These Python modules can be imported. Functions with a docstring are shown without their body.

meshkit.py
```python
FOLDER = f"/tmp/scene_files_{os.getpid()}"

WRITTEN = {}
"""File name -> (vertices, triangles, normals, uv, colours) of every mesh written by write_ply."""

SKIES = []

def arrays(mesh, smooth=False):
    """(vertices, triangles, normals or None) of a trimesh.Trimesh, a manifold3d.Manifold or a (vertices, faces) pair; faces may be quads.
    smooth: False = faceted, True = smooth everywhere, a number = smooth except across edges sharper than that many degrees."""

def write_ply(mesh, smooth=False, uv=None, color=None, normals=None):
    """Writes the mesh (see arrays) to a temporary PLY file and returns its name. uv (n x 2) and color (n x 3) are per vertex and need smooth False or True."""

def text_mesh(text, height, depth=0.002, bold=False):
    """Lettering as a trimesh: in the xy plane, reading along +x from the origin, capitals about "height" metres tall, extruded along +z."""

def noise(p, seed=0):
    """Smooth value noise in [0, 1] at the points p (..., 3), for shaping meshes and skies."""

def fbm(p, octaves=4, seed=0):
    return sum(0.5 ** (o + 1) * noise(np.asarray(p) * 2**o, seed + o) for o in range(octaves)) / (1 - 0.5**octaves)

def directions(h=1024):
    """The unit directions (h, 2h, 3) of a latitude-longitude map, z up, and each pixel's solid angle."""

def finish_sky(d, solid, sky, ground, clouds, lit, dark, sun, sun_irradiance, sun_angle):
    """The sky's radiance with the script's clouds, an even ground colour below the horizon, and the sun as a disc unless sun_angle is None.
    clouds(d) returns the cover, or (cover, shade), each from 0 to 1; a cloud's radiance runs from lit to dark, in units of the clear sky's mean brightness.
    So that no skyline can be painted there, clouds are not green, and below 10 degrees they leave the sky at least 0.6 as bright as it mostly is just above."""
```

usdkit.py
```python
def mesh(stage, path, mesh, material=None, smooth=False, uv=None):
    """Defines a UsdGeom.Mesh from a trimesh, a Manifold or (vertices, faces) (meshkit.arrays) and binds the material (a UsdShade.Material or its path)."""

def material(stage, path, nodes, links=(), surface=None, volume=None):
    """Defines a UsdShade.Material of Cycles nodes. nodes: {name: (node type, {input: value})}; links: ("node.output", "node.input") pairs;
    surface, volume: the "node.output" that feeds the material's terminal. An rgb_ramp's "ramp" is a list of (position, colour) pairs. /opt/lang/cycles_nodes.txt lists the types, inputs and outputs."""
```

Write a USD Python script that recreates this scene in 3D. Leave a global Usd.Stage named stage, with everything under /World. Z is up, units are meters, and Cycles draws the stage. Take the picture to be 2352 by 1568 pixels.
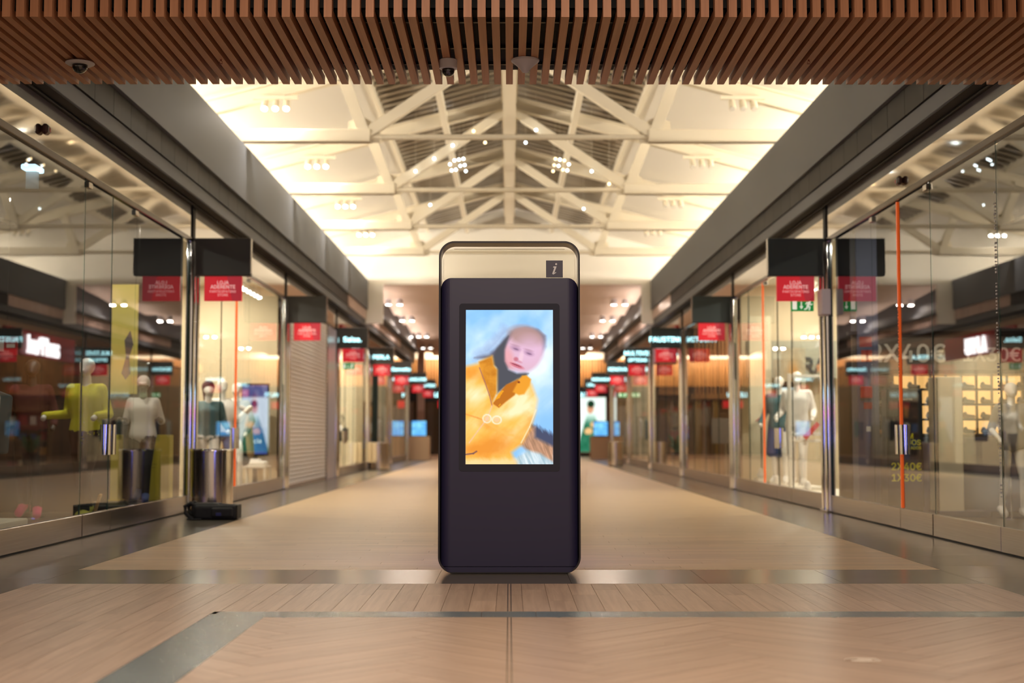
import math, random
import numpy as np, trimesh, manifold3d as m3, shapely
from shapely.geometry import Polygon, box as sbox
import usdkit, meshkit
from pxr import Usd, UsdGeom, UsdLux, UsdShade, Gf, Sdf, Vt

random.seed(7); RNG = np.random.default_rng(7)
stage = Usd.Stage.CreateInMemory()
UsdGeom.SetStageUpAxis(stage, 'Z'); UsdGeom.SetStageMetersPerUnit(stage, 1.0)
UsdGeom.Xform.Define(stage, '/World'); UsdGeom.Scope.Define(stage, '/World/Looks')

# ------------------------------------------------------------------ camera, lights, exposure
FPX, CAMZ = 3267.0, 0.95
PITCH, YAW = math.degrees(math.atan2(216, FPX)), math.degrees(math.atan2(6, FPX))
cam = UsdGeom.Camera.Define(stage, '/World/camera')
cam.AddTranslateOp().Set(Gf.Vec3d(0, 0, CAMZ)); cam.AddRotateZOp().Set(-YAW); cam.AddRotateXOp().Set(90 + PITCH)
cam.CreateHorizontalApertureAttr(36.0); cam.CreateFocalLengthAttr(36.0 * FPX / 2352)
cam.CreateFStopAttr(1.5); cam.CreateFocusDistanceAttr(9.8)
cam.CreateExposureAttr(0.0)

def col(r, g, b):
    c = np.array([r, g, b], float) / 255
    return tuple(np.where(c <= .04045, c / 12.92, ((c + .055) / 1.055) ** 2.4))

UsdGeom.Xform.Define(stage, '/World/lights')
def rect(name, loc, w, h, rot, c, power):
    l = UsdLux.RectLight.Define(stage, '/World/lights/' + name)
    l.AddTranslateOp().Set(Gf.Vec3d(*loc)); l.AddRotateXYZOp().Set(Gf.Vec3f(*rot))
    l.CreateWidthAttr(w); l.CreateHeightAttr(h); l.CreateColorAttr(Gf.Vec3f(*c)); l.CreateIntensityAttr(power)
    return l
WARM, CREAM, COOL = (1, .83, .68), (1, .90, .76), (.85, .93, 1)
for s, n in ((-1, 'left'), (1, 'right')):          # cove lamps on top of the bulkheads, wash the roof
    for i, (a, b) in enumerate(((11.3, 20), (20, 29), (29, 37))):
        rect(f'cove_{n}_{i}', (s * 5.95, (a + b) / 2, 5.0), .22, b - a, (0, 180 - s * 52, 0), CREAM, 84 if s < 0 else 74)
    rect(f'far_cove_{n}', (s * 3.68, 47.5, 4.33), .08, 18, (0, 180 - s * 62, 0), (1, .80, .66), 34)  # unseen uplights added to brighten the far ceiling
for i, (y, p) in enumerate(((1.5, 24), (4.6, 24), (7.0, 9))):   # ceiling lamps of the hall in front of the slatted canopy
    rect(f'front_ceiling_{i}', (0, y, 4.72), 3.4, .5, (0, 0, 0), WARM, p)
rect('end_wall_wash', (0, 69.2, 4.76), 9, .25, (48, 0, 0), (1, .84, .62), 45)
def disk(name, x, y, z, r, c, power, rot=(0, 0, 0)):
    l = UsdLux.DiskLight.Define(stage, '/World/lights/' + name); l.AddTranslateOp().Set(Gf.Vec3d(x, y, z)); l.AddRotateXYZOp().Set(Gf.Vec3f(*rot)); l.CreateRadiusAttr(r); l.CreateColorAttr(Gf.Vec3f(*c)); l.CreateIntensityAttr(power)
rect('gable_wash', (-2.6, 36.6, 4.62), .5, .2, (0, 180, 0), CREAM, 40)
def downlights(name, x, ys, c, power, r=.07):
    for i, y in enumerate(ys):
        disk(f'shop_{name}_{i}', x, y, 3.585, r, c, power)
for n, x, y0, c, p in (('left_second', -5.2, 18.9, CREAM, 2000), ('left_fourth', -5.2, 33.8, CREAM, 2600), ('left_fifth', -5.2, 41.2, CREAM, 800), ('left_sixth', -5.2, 48.8, CREAM, 800),
        ('right_second', 5.2, 18.9, CREAM, 1700), ('right_third', 5.2, 26.4, WARM, 550), ('right_fourth', 5.2, 33.8, WARM, 500), ('right_fifth', 5.2, 41.2, CREAM, 800), ('right_sixth', 5.2, 48.8, CREAM, 800)):
    downlights(n, x, [y0 + 1.7 * k for k in range(4)], c, p)
downlights('left_first', -5.6, (12.0, 15.0), CREAM, 150); downlights('left_display', -4.7, (14.9, 16.2), CREAM, 800, .05); downlights('right_first', 5.6, (14.0, 16.2), WARM, 260); downlights('right_display', 4.6, (15.3,), CREAM, 1600, .05)  # the two display rows are unseen lamps, added to brighten the goods
dome = UsdLux.DomeLight.Define(stage, '/World/lights/dome'); dome.CreateColorAttr(Gf.Vec3f(1, .8, .6)); dome.CreateIntensityAttr(.2)

# ------------------------------------------------------------------ helpers: materials
MATS = {}
def mat(name, c=(.5, .5, .5), rough=.5, metal=0., emit=None, power=0., **kw):
    if name not in MATS:
        d = dict(base_color=c, roughness=rough, metallic=metal, **kw)
        if emit is not None: d.update(emission_color=emit, emission_strength=power)
        MATS[name] = usdkit.material(stage, '/World/Looks/' + name, {'p': ('principled_bsdf', d)}, surface='p.BSDF')
    return MATS[name]
def grain(name, c1, c2, scale, rot=(0, 0, 0), rough=.4, vary=.25, island=False, bump=.0, metal=0., detail=4, spread=1., spec=.5):
    """noise stretched along the grain, tone varied from piece to piece"""
    src = ('geometry', {}) if island else ('object_info', {})
    n = {'g': ('geometry', {}), 'src': src, 'm': ('mapping', {'mapping_type': 'point', 'rotation': rot, 'scale': (1, 1, 1)}), 'm2': ('mapping', {'mapping_type': 'point', 'scale': scale}),
         'off': ('combine_xyz', {}), 'mul': ('math', {'math_type': 'multiply', 'value2': 37.0}), 'add': ('math', {'math_type': 'multiply_add', 'value2': vary, 'value3': 1 - vary / 2}),
         'vec': ('mix_vector', {'fac': .5, 'use_clamp': False}),
         'n': ('noise_texture', {'scale': 1.0, 'detail': float(detail), 'roughness': .6, 'distortion': .35}),
         'r': ('rgb_ramp', {'ramp': [(.5 - .3 * spread, c1), (.5 + .3 * spread, c2)]}), 'h': ('hsv', {}), 'p': ('principled_bsdf', {'roughness': rough, 'metallic': metal, 'specular_ior_level': spec}),
         'b': ('bump', {'strength': bump, 'distance': .002})}
    rnd = 'src.random_per_island' if island else 'src.random'
    L = [('g.position', 'm.vector'), ('m.vector', 'm2.vector'), (rnd, 'mul.value1'), (rnd, 'add.value1'), ('mul.value', 'off.z'), ('m2.vector', 'vec.a'), ('off.vector', 'vec.b'), ('vec.result', 'n.vector'),
         ('n.fac', 'r.fac'), ('r.color', 'h.color'), ('add.value', 'h.value'), ('h.color', 'p.base_color'), ('n.fac', 'b.height')]
    if bump: L.append(('b.normal', 'p.normal'))
    MATS[name] = usdkit.material(stage, '/World/Looks/' + name, n, L, surface='p.BSDF'); return MATS[name]
def rippled(name, c, rough, metal, scale, strength, dist=.01):
    MATS[name] = usdkit.material(stage, '/World/Looks/' + name, {'g': ('geometry', {}), 'm': ('mapping', {'mapping_type': 'point', 'scale': scale}), 'n': ('noise_texture', {'scale': 1.0, 'detail': 2.0}),
        'b': ('bump', {'strength': strength, 'distance': dist}), 'p': ('principled_bsdf', {'base_color': c, 'roughness': rough, 'metallic': metal})},
        [('g.position', 'm.vector'), ('m.vector', 'n.vector'), ('n.fac', 'b.height'), ('b.normal', 'p.normal')], surface='p.BSDF'); return MATS[name]
def glass(name, tint, ior):
    MATS[name] = usdkit.material(stage, '/World/Looks/' + name, {'t': ('transparent_bsdf', {'color': tint}), 'gl': ('glossy_bsdf', {'color': (1, 1, 1), 'roughness': 0.0}), 'f': ('fresnel', {'IOR': ior}), 'g': ('geometry', {}),
        'inv': ('math', {'math_type': 'subtract', 'value1': 1.0}), 'mul': ('math', {'math_type': 'multiply'}), 'x': ('mix_closure', {})},
        [('g.backfacing', 'inv.value2'), ('f.fac', 'mul.value1'), ('inv.value', 'mul.value2'), ('mul.value', 'x.fac'), ('t.BSDF', 'x.closure1'), ('gl.BSDF', 'x.closure2')], surface='x.closure'); return MATS[name]
def glow(name, c, power):
    if name not in MATS:
        MATS[name] = usdkit.material(stage, '/World/Looks/' + name, {'e': ('emission', {'color': c, 'strength': power})}, surface='e.emission')
    return MATS[name]
def painted(name, power, prim='paint', glossy=False):
    if glossy:
        MATS[name] = usdkit.material(stage, '/World/Looks/' + name, {'a': ('attribute', {'attribute': prim}), 'p': ('principled_bsdf', {'roughness': .5})}, [('a.color', 'p.base_color')], surface='p.BSDF')
    else:
        MATS[name] = usdkit.material(stage, '/World/Looks/' + name, {'a': ('attribute', {'attribute': prim}), 'e': ('emission', {'strength': power})}, [('a.color', 'e.color')], surface='e.emission')
    return MATS[name]

# ------------------------------------------------------------------ helpers: meshes
def bx(x0, x1, y0, y1, z0, z1):
    m = trimesh.creation.box([abs(x1 - x0), abs(y1 - y0), abs(z1 - z0)]); m.apply_translation([(x0 + x1) / 2, (y0 + y1) / 2, (z0 + z1) / 2]); return m
def rb(x0, x1, y0, y1, z0, z1, r=.01):
    x0, x1 = sorted((x0, x1)); y0, y1 = sorted((y0, y1)); z0, z1 = sorted((z0, z1)); pts = []
    for x, sx in ((x0, 1), (x1, -1)):
        for y, sy in ((y0, 1), (y1, -1)):
            for z, sz in ((z0, 1), (z1, -1)):
                pts += [(x, y + sy * r, z + sz * r), (x + sx * r, y, z + sz * r), (x + sx * r, y + sy * r, z)]
    return trimesh.convex.convex_hull(np.array(pts))
def cat(*ms):
    out = []
    for m in ms: out += list(m) if isinstance(m, (list, tuple)) else [m]
    return trimesh.util.concatenate(out)
def cyl(p, q, r, n=16, r2=None):
    p, q = np.array(p, float), np.array(q, float); d = q - p; L = np.linalg.norm(d)
    m = trimesh.creation.revolve([[0, 0], [r, 0], [r if r2 is None else r2, L], [0, L]], sections=n)
    m.apply_transform(trimesh.geometry.align_vectors([0, 0, 1], d / L)); m.apply_translation(p); return m
def lathe(profile, loc, n=32):
    m = trimesh.creation.revolve(profile, sections=n); m.apply_translation(loc); return m
def bar(p, q, w, h, up=(0, 0, 1)):
    """box beam from p to q, w across, h high"""
    p, q = np.array(p, float), np.array(q, float); d = (q - p); L = np.linalg.norm(d); d /= L
    u = np.array(up, float); sd = np.cross(d, u); sd /= np.linalg.norm(sd); u = np.cross(sd, d)
    m = trimesh.creation.box([L, w, h]); T = np.eye(4); T[:3, 0], T[:3, 1], T[:3, 2], T[:3, 3] = d, -sd, u, (p + q) / 2
    m.apply_transform(T); return m
def tube(pts, r, n=8):
    pts = np.array(pts, float); rings = []
    for i, p in enumerate(pts):
        d = pts[min(i + 1, len(pts) - 1)] - pts[max(i - 1, 0)]; d /= np.linalg.norm(d)
        a = np.array([0, 0, 1.]) if abs(d[2]) < .9 else np.array([1., 0, 0]); u = np.cross(d, a); u /= np.linalg.norm(u); v = np.cross(d, u)
        t = np.linspace(0, 2 * np.pi, n, endpoint=False); rings.append(p + r * (np.cos(t)[:, None] * u + np.sin(t)[:, None] * v))
    V = np.vstack(rings + [pts[:1], pts[-1:]]); F = []; N = len(pts)
    for i in range(N - 1):
        for k in range(n):
            a, b, c, d = i * n + k, i * n + (k + 1) % n, (i + 1) * n + (k + 1) % n, (i + 1) * n + k; F += [(a, d, c), (a, c, b)]
    for k in range(n): F += [(N * n, k, (k + 1) % n), (N * n + 1, (N - 1) * n + (k + 1) % n, (N - 1) * n + k)]
    m = trimesh.Trimesh(V, F, process=False); m.fix_normals(); return m
def ext(poly, y0, y1):
    """a shape drawn in x and z, given a thickness from y0 to y1"""
    ms = [trimesh.creation.extrude_polygon(g, abs(y1 - y0), engine='earcut') for g in getattr(poly, 'geoms', [poly])]
    m = cat(ms); v = m.vertices.copy(); m.vertices = np.stack([v[:, 0], max(y0, y1) - v[:, 2], v[:, 1]], 1); return m
def extx(poly, x0, x1):
    """a shape drawn in y and z, given a thickness from x0 to x1"""
    m = cat([trimesh.creation.extrude_polygon(g, abs(x1 - x0), engine='earcut') for g in getattr(poly, 'geoms', [poly])])
    v = m.vertices.copy(); m.vertices = np.stack([v[:, 2] + min(x0, x1), v[:, 0], v[:, 1]], 1); return m
def rrect(x0, x1, z0, z1, r): return sbox(x0 + r, z0 + r, x1 - r, z1 - r).buffer(r, 12)
def soft(spheres_pairs, edge=.03, it=8):
    """one smooth body from bones: hulls of the spheres at both joints"""
    M = m3.Manifold()
    def ball(j): return m3.Manifold.sphere(j[1], 20).translate(list(map(float, j[0])))
    for js in spheres_pairs: M += m3.Manifold.batch_hull([ball(j) for j in js])
    M = M.refine_to_length(edge); g = M.to_mesh(); t = trimesh.Trimesh(g.vert_properties[:, :3], g.tri_verts)
    trimesh.smoothing.filter_taubin(t, iterations=it); return t
def text(s, h, depth, where, face, center=True, bold=True):
    """lettering: face 'y' looks at -y, 'l' stands on the left wall and looks at +x, 'r' on the right wall and looks at -x"""
    m = meshkit.text_mesh(s, h, depth, bold=bold); v = m.vertices.copy()
    if center: v[:, 0] -= (v[:, 0].min() + v[:, 0].max()) / 2
    m.vertices = {'y': np.stack([v[:, 0], -v[:, 2], v[:, 1]], 1), 'l': np.stack([v[:, 2], v[:, 0], v[:, 1]], 1), 'r': np.stack([-v[:, 2], -v[:, 0], v[:, 1]], 1)}[face] + np.array(where)
    return m

# ------------------------------------------------------------------ helpers: things and parts
COUNT = {}
def free(parent, name):
    k = COUNT.get((parent, name), -1) + 1; COUNT[(parent, name)] = k
    return f'{parent}/{name}' + (f'_{k:03d}' if k else '')
def tag(prim, label=None, category=None, group=None, kind=None):
    for k, v in (('label', label), ('category', category), ('group', group), ('kind', kind)):
        if v: prim.SetCustomDataByKey(k, v)
def thing(name, label, category=None, loc=(0, 0, 0), rz=0, group=None, kind=None):
    p = free('/World', name); x = UsdGeom.Xform.Define(stage, p)
    x.AddTranslateOp().Set(Gf.Vec3d(*map(float, loc))); x.AddRotateZOp().Set(float(rz)); tag(x.GetPrim(), label, category, group, kind); return p
def part(parent, name, mesh, m, label=None, kind=None, smooth=False):
    p = free(parent, name); q = usdkit.mesh(stage, p, mesh, m, smooth=smooth); tag(q.GetPrim(), label, kind=kind); return p
def solo(name, mesh, m, label, category, group=None, kind=None, smooth=False):
    p = free('/World', name); q = usdkit.mesh(stage, p, mesh, m, smooth=smooth); tag(q.GetPrim(), label, category, group, kind); return p
def dup(src, name, label, loc, rz=0, group=None):
    was = stage.GetPrimAtPath(src).GetCustomData()
    p = thing(name, label, was.get('category'), loc, rz, group or was.get('group'))
    stage.GetPrimAtPath(p).GetReferences().AddInternalReference(src); stage.GetPrimAtPath(p).SetInstanceable(True); return p
def lattice(x0, x1, z0, z1, nx, nz, fn, y=0., back=False):
    """a flat print or screen: a fine grid facing -y (or +y), coloured per vertex by fn(u, v), u to the right and v down"""
    u, v = np.meshgrid(np.linspace(0, 1, nx), np.linspace(0, 1, nz)); C = np.clip(fn(u.ravel(), v.ravel()), 0, None)
    X = x0 + (x1 - x0) * (1 - u if back else u); V = np.stack([X.ravel(), np.full(X.size, y), (z1 + (z0 - z1) * v).ravel()], 1)
    i = (np.arange(nz - 1)[:, None] * nx + np.arange(nx - 1)).ravel(); F = np.vstack([np.stack([i, i + nx, i + nx + 1], 1), np.stack([i, i + nx + 1, i + 1], 1)])
    return trimesh.Trimesh(V, F, process=False), C
def painted_part(parent, name, grid, m, label=None):
    mesh, C = grid; p = part(parent, name, mesh, m, label)
    pv = UsdGeom.PrimvarsAPI(stage.GetPrimAtPath(p)).CreatePrimvar('paint', Sdf.ValueTypeNames.Color3fArray, 'vertex'); pv.Set(Vt.Vec3fArray.FromNumpy(C.astype(np.float32))); return p
def lin(c):
    c = np.asarray(c, float); return np.where(c <= .04045, c / 12.92, ((np.maximum(c, 0) + .055) / 1.055) ** 2.4)

# ------------------------------------------------------------------ materials
PLY = grain('wood_plank_along', col(158, 132, 112), col(198, 172, 150), (60, 2.6, 8), rough=.40, vary=.16)
PLX = grain('wood_plank_across', col(172, 142, 106), col(212, 182, 142), (2.4, 60, 8), rough=.40, vary=.16)
PLXI = grain('wood_plank_hall', col(172, 142, 106), col(212, 182, 142), (2.4, 60, 8), rough=.40, vary=.16, island=True)
HB1 = grain('wood_plank_rising', col(166, 138, 116), col(200, 174, 152), (2.6, 50, 8), rot=(0, 0, -math.pi / 4), rough=.38, vary=.10)
HB2 = grain('wood_plank_falling', col(166, 138, 116), col(200, 174, 152), (2.6, 50, 8), rot=(0, 0, math.pi / 4), rough=.38, vary=.10)
GROUT = mat('grout', col(105, 85, 72), .8)
TILE = grain('grey_tile', col(98, 92, 82), col(112, 105, 94), (2, 2, 2), rough=.2, vary=.06, detail=3)
STRIP = rippled('polished_strip', col(118, 134, 142), .10, .0, (90, 90, 90), .5, .006)
SLAT = grain('slat_wood', col(160, 108, 76), col(202, 144, 106), (60, 2.2, 2.2), rough=.48, vary=.14, spread=1.4)
SLATF = grain('end_slat_wood', col(168, 112, 60), col(200, 142, 82), (30, 30, 1), rough=.5, vary=.2)
BLACK = mat('matt_black', (.006, .006, .006), .7)
GLOSSBLACK = mat('gloss_black', (.012, .013, .016), .18)
BULK = mat('bulkhead_grey', col(90, 93, 100), .6)
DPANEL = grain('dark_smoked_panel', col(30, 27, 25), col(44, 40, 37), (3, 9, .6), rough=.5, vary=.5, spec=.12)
REFLPANEL = grain('reflection_tint_panel', col(176, 150, 142), col(206, 180, 172), (3, 9, .6), rough=.3, vary=.2)  # pale pink paints a ceiling reflection onto the far dark panels
WHITE = mat('roof_white', col(228, 223, 212), .6)
TRUSSW = mat('truss_white', col(222, 212, 190), .5)
GREYBAND = mat('fascia_grey', col(120, 118, 114), .5)
MIRROR = rippled('polished_steel_band', (.86, .82, .75), .05, 1., (.6, .6, 1.1), .05, .05)
STEEL = grain('brushed_steel', col(165, 158, 150), col(185, 178, 170), (2, 2, 160), rough=.24, vary=.05, metal=1.)
CHROME = mat('chrome', (.80, .78, .78), .07, 1.)
BINSTEEL = mat('bin_steel', (.66, .60, .56), .13, 1.)
DARKRAIL = mat('dark_rail', col(52, 44, 40), .35, .6)
HEADRAIL = mat('header_rail', col(74, 64, 60), .15, 1.)
GLASS = glass('shop_glass', (.93, .96, .94), 2.1)
CLEAR = glass('clear_glass', (.97, .97, .95), 1.35)
GREENEDGE = mat('glass_edge', col(30, 62, 56), .2)
PLASTICW = mat('white_plastic', col(205, 200, 205), .4)
DOMEB = mat('smoked_dome', (.01, .01, .012), .05, coat_weight=1.)
# ------------------------------------------------------------------ floor
XW, BX = 3.06, 4.0                 # edge of the wooden field, shop fronts
FLOOR = thing('floor', 'mall floor of wood-look planks with grey tile borders and strips', kind='structure')
part(FLOOR, 'subfloor', bx(-14, 14, -4, 78, -.10, -.006), GROUT)
def slab(x0, x1, y0, y1, g=.0012, z=0.): return bx(x0 + g, x1 - g, y0 + g, y1 - g, -.006, z)
for k in range(41):                # planks running towards the camera, between the two strips and left of the inner frame
    x0 = -XW + k * .1493
    y, ye, i = 9.231, (4.2 if x0 < -1.62 else 7.779), 0
    y0s = y - (.35, .95, .65)[k % 3]
    while y > ye + .01:
        yn = max(y0s if i == 0 else y - 1.2, ye); part(FLOOR, 'plank', slab(x0, min(x0 + .1493, -1.598 if (y <= 7.78 and x0 < -1.598) else 9), yn, y), PLY); y = yn; i += 1
        if y <= 7.781 and x0 > -1.62: break
n, y, far = 0, 10.184, []
while y < 72:                      # planks running across the hall; the first rows singly, the rest as one
    x = -XW - (.0, .5, .85, .3, .65)[n % 5]
    while x < XW:
        a, b = max(x, -XW), min(x + 1.2, XW)
        if b - a > .02:
            if n < 26: part(FLOOR, 'cross_plank', slab(a, b, y, y + .15), PLX)
            else: far.append(slab(a, b, y, y + .15))
        x += 1.2
    y += .15; n += 1
part(FLOOR, 'cross_planking', cat(far), PLXI, 'wood-look planks laid across the hall', kind='stuff')
L, W, q = 1.02, .17, math.sqrt(.5)   # herringbone field in front, clipped to its frame
field = sbox(-1.287, 4.05, 4.2, 7.538)
for a in range(-24, 25):
    for b in range(-6, 7):
        ox, oy = a * W + b * L, a * W - b * L
        for hor in (True, False):
            p = [(0, 0), (L, 0), (L, W), (0, W)] if hor else [(0, W), (W, W), (W, W + L), (0, W + L)]
            g = [((ox + u - oy - v) * q + .38, (ox + u + oy + v) * q + 6.2) for u, v in p]
            c = Polygon(g).buffer(-.0012, join_style=2).intersection(field)
            if c.area > .002 and c.geom_type == 'Polygon':
                m = trimesh.creation.extrude_polygon(c, .006, engine='earcut'); m.apply_translation([0, 0, -.006])
                part(FLOOR, 'herringbone_plank', m, HB1 if hor else HB2)
x = -3.06 - .06
while x < XW:                       # the grey cross strip and the narrow polished strips
    part(FLOOR, 'strip_tile', slab(max(x, -XW), min(x + .88, XW), 9.231, 10.184), TILE); x += .88
x = -1.598
while x < XW: part(FLOOR, 'polished_strip_tile', slab(x, min(x + .29, 4.0), 7.538, 7.779), STRIP); x += .29
y = 7.538
while y > 4.3: part(FLOOR, 'polished_strip_tile', slab(-1.598, -1.287, y - .45, y), STRIP); y -= .45
for s in (-1, 1):
    y = 4.2
    while y < 57: part(FLOOR, 'border_tile', slab(*sorted((s * XW, s * 3.98)), y, y + .9), TILE); y += .9
part(FLOOR, 'expansion_joint', cat(bx(-.012, -.006, 4.2, 7.538, -.005, .0012), bx(.006, .012, 4.2, 7.538, -.005, .0012), bx(-.012, -.006, 7.779, 9.231, -.005, .0012), bx(.006, .012, 7.779, 9.231, -.005, .0012)), STEEL, 'steel expansion joint in the middle of the floor')
for s, n in ((-1, 'left'), (1, 'right')): part(FLOOR, 'shop_floor', bx(s * 4.05, s * 11, 4, 57, -.006, .002), mat('shop_floor', col(120, 104, 88), .25))
part(FLOOR, 'front_floor', bx(-XW, 9, -4, 4.2, -.006, 0), mat('front_floor', col(180, 148, 120), .4)); part(FLOOR, 'far_floor', bx(-14, 14, 57, 78, -.006, .001), mat('far_floor', col(180, 152, 128), .4))

# ------------------------------------------------------------------ walls above and behind the shop fronts, bulkheads
B = [4.0, 17.8, 25.25, 32.7, 40.1, 47.5, 55.5]
YB0, YB1 = 10.96, 57.0
WALL = {}
for s, n in ((-1, 'left'), (1, 'right')):
    Wl = WALL[s] = thing('wall_' + n, f'{n} wall of the mall: grey bulkhead over a row of shop fronts', kind='structure')
    S = lambda a, b: sorted((s * a, s * b))
    part(Wl, 'upper_fascia', bx(*S(3.74, 4.15), YB0, YB1, 4.268, 5.055), BULK)
    part(Wl, 'lower_lip', rb(*S(3.805, 4.15), YB0, YB1, 3.845, 4.003, .006), BULK)
    part(Wl, 'soffit', bx(*S(3.815, 4.15), YB0, YB1, 3.835, 3.85), BLACK)
    part(Wl, 'panel_backing', bx(*S(3.80, 4.15), YB0, YB1, 4.003, 4.268), BLACK)
    y = YB0
    while y < YB1: part(Wl, 'smoked_panel', bx(*S(3.785, 3.80), y + .004, min(y + .62, YB1) - .004, 4.004, 4.267), REFLPANEL if 33 < y < 49 else DPANEL); y += .62
    part(Wl, 'light_ledge', bx(*S(3.60, 3.74), 38.2, YB1, 4.28, 4.31), BULK); part(Wl, 'light_ledge', bx(*S(3.60, 3.61), 38.2, YB1, 4.31, 4.37), BULK)  # ledge added to hide the far uplights from below
    part(Wl, 'rail', cyl((s * 3.93, YB0, 3.815), (s * 3.93, YB1, 3.815), .012, 10), BLACK)
    part(Wl, 'front_fascia', bx(*S(4.0, 4.15), 4, YB0 - .01, 3.84, 4.79), BULK)
    part(Wl, 'outer_wall', bx(*S(6.2, 6.3), YB0, 37.5, 3.6, 5.6), WHITE)
    part(Wl, 'ledge', bx(*S(4.15, 6.2), YB0, 37.5, 4.7, 4.76), WHITE)
    for k in range(6):
        a, b = B[k], B[k + 1]
        part(Wl, 'plaster_band', bx(*S(4.0, 4.1), a + .07 if k else a, b - .07, 3.70, 3.835), GREYBAND)
        part(Wl, 'fascia_post', bx(*S(3.97, 4.1), b - .07, b + .07, 3.42, 3.835), BLACK)

# shop rooms: side walls, back wall, ceiling
def room(s, k, depth, back, side, ceil, zc=3.6):
    a, b = B[k], B[k + 1]; Wl = WALL[s]; S = lambda p, q: sorted((s * p, s * q))
    part(Wl, 'shop_back_wall', bx(*S(4 + depth, 4.1 + depth), a, b, 0, zc), back)
    part(Wl, 'shop_side_wall', bx(*S(4.12, 4 + depth), b - .05, b + .05, 0, zc), side)
    part(Wl, 'shop_ceiling', bx(*S(4.1, 4.1 + depth), a, b, zc, zc + .05), ceil)
    if k == 0: part(Wl, 'shop_side_wall', bx(*S(4.1, 4 + depth), a - .1, a, 0, zc), side)
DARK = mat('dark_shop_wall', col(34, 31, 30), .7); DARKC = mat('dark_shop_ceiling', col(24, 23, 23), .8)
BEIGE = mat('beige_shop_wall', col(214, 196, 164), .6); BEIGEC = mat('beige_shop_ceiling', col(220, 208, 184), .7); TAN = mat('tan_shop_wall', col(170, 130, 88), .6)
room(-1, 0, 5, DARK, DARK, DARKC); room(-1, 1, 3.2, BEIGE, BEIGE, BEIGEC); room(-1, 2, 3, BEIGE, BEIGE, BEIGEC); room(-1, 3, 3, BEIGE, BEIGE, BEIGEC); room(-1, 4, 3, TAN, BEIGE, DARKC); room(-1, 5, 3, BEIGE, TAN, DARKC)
room(1, 0, 4.6, DARK, DARK, DARKC); room(1, 1, 3.2, BEIGE, BEIGE, BEIGEC); room(1, 2, 3.2, TAN, TAN, DARKC); room(1, 3, 3.2, TAN, TAN, DARKC); room(1, 4, 3, TAN, BEIGE, DARKC); room(1, 5, 3, BEIGE, TAN, DARKC)

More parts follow.
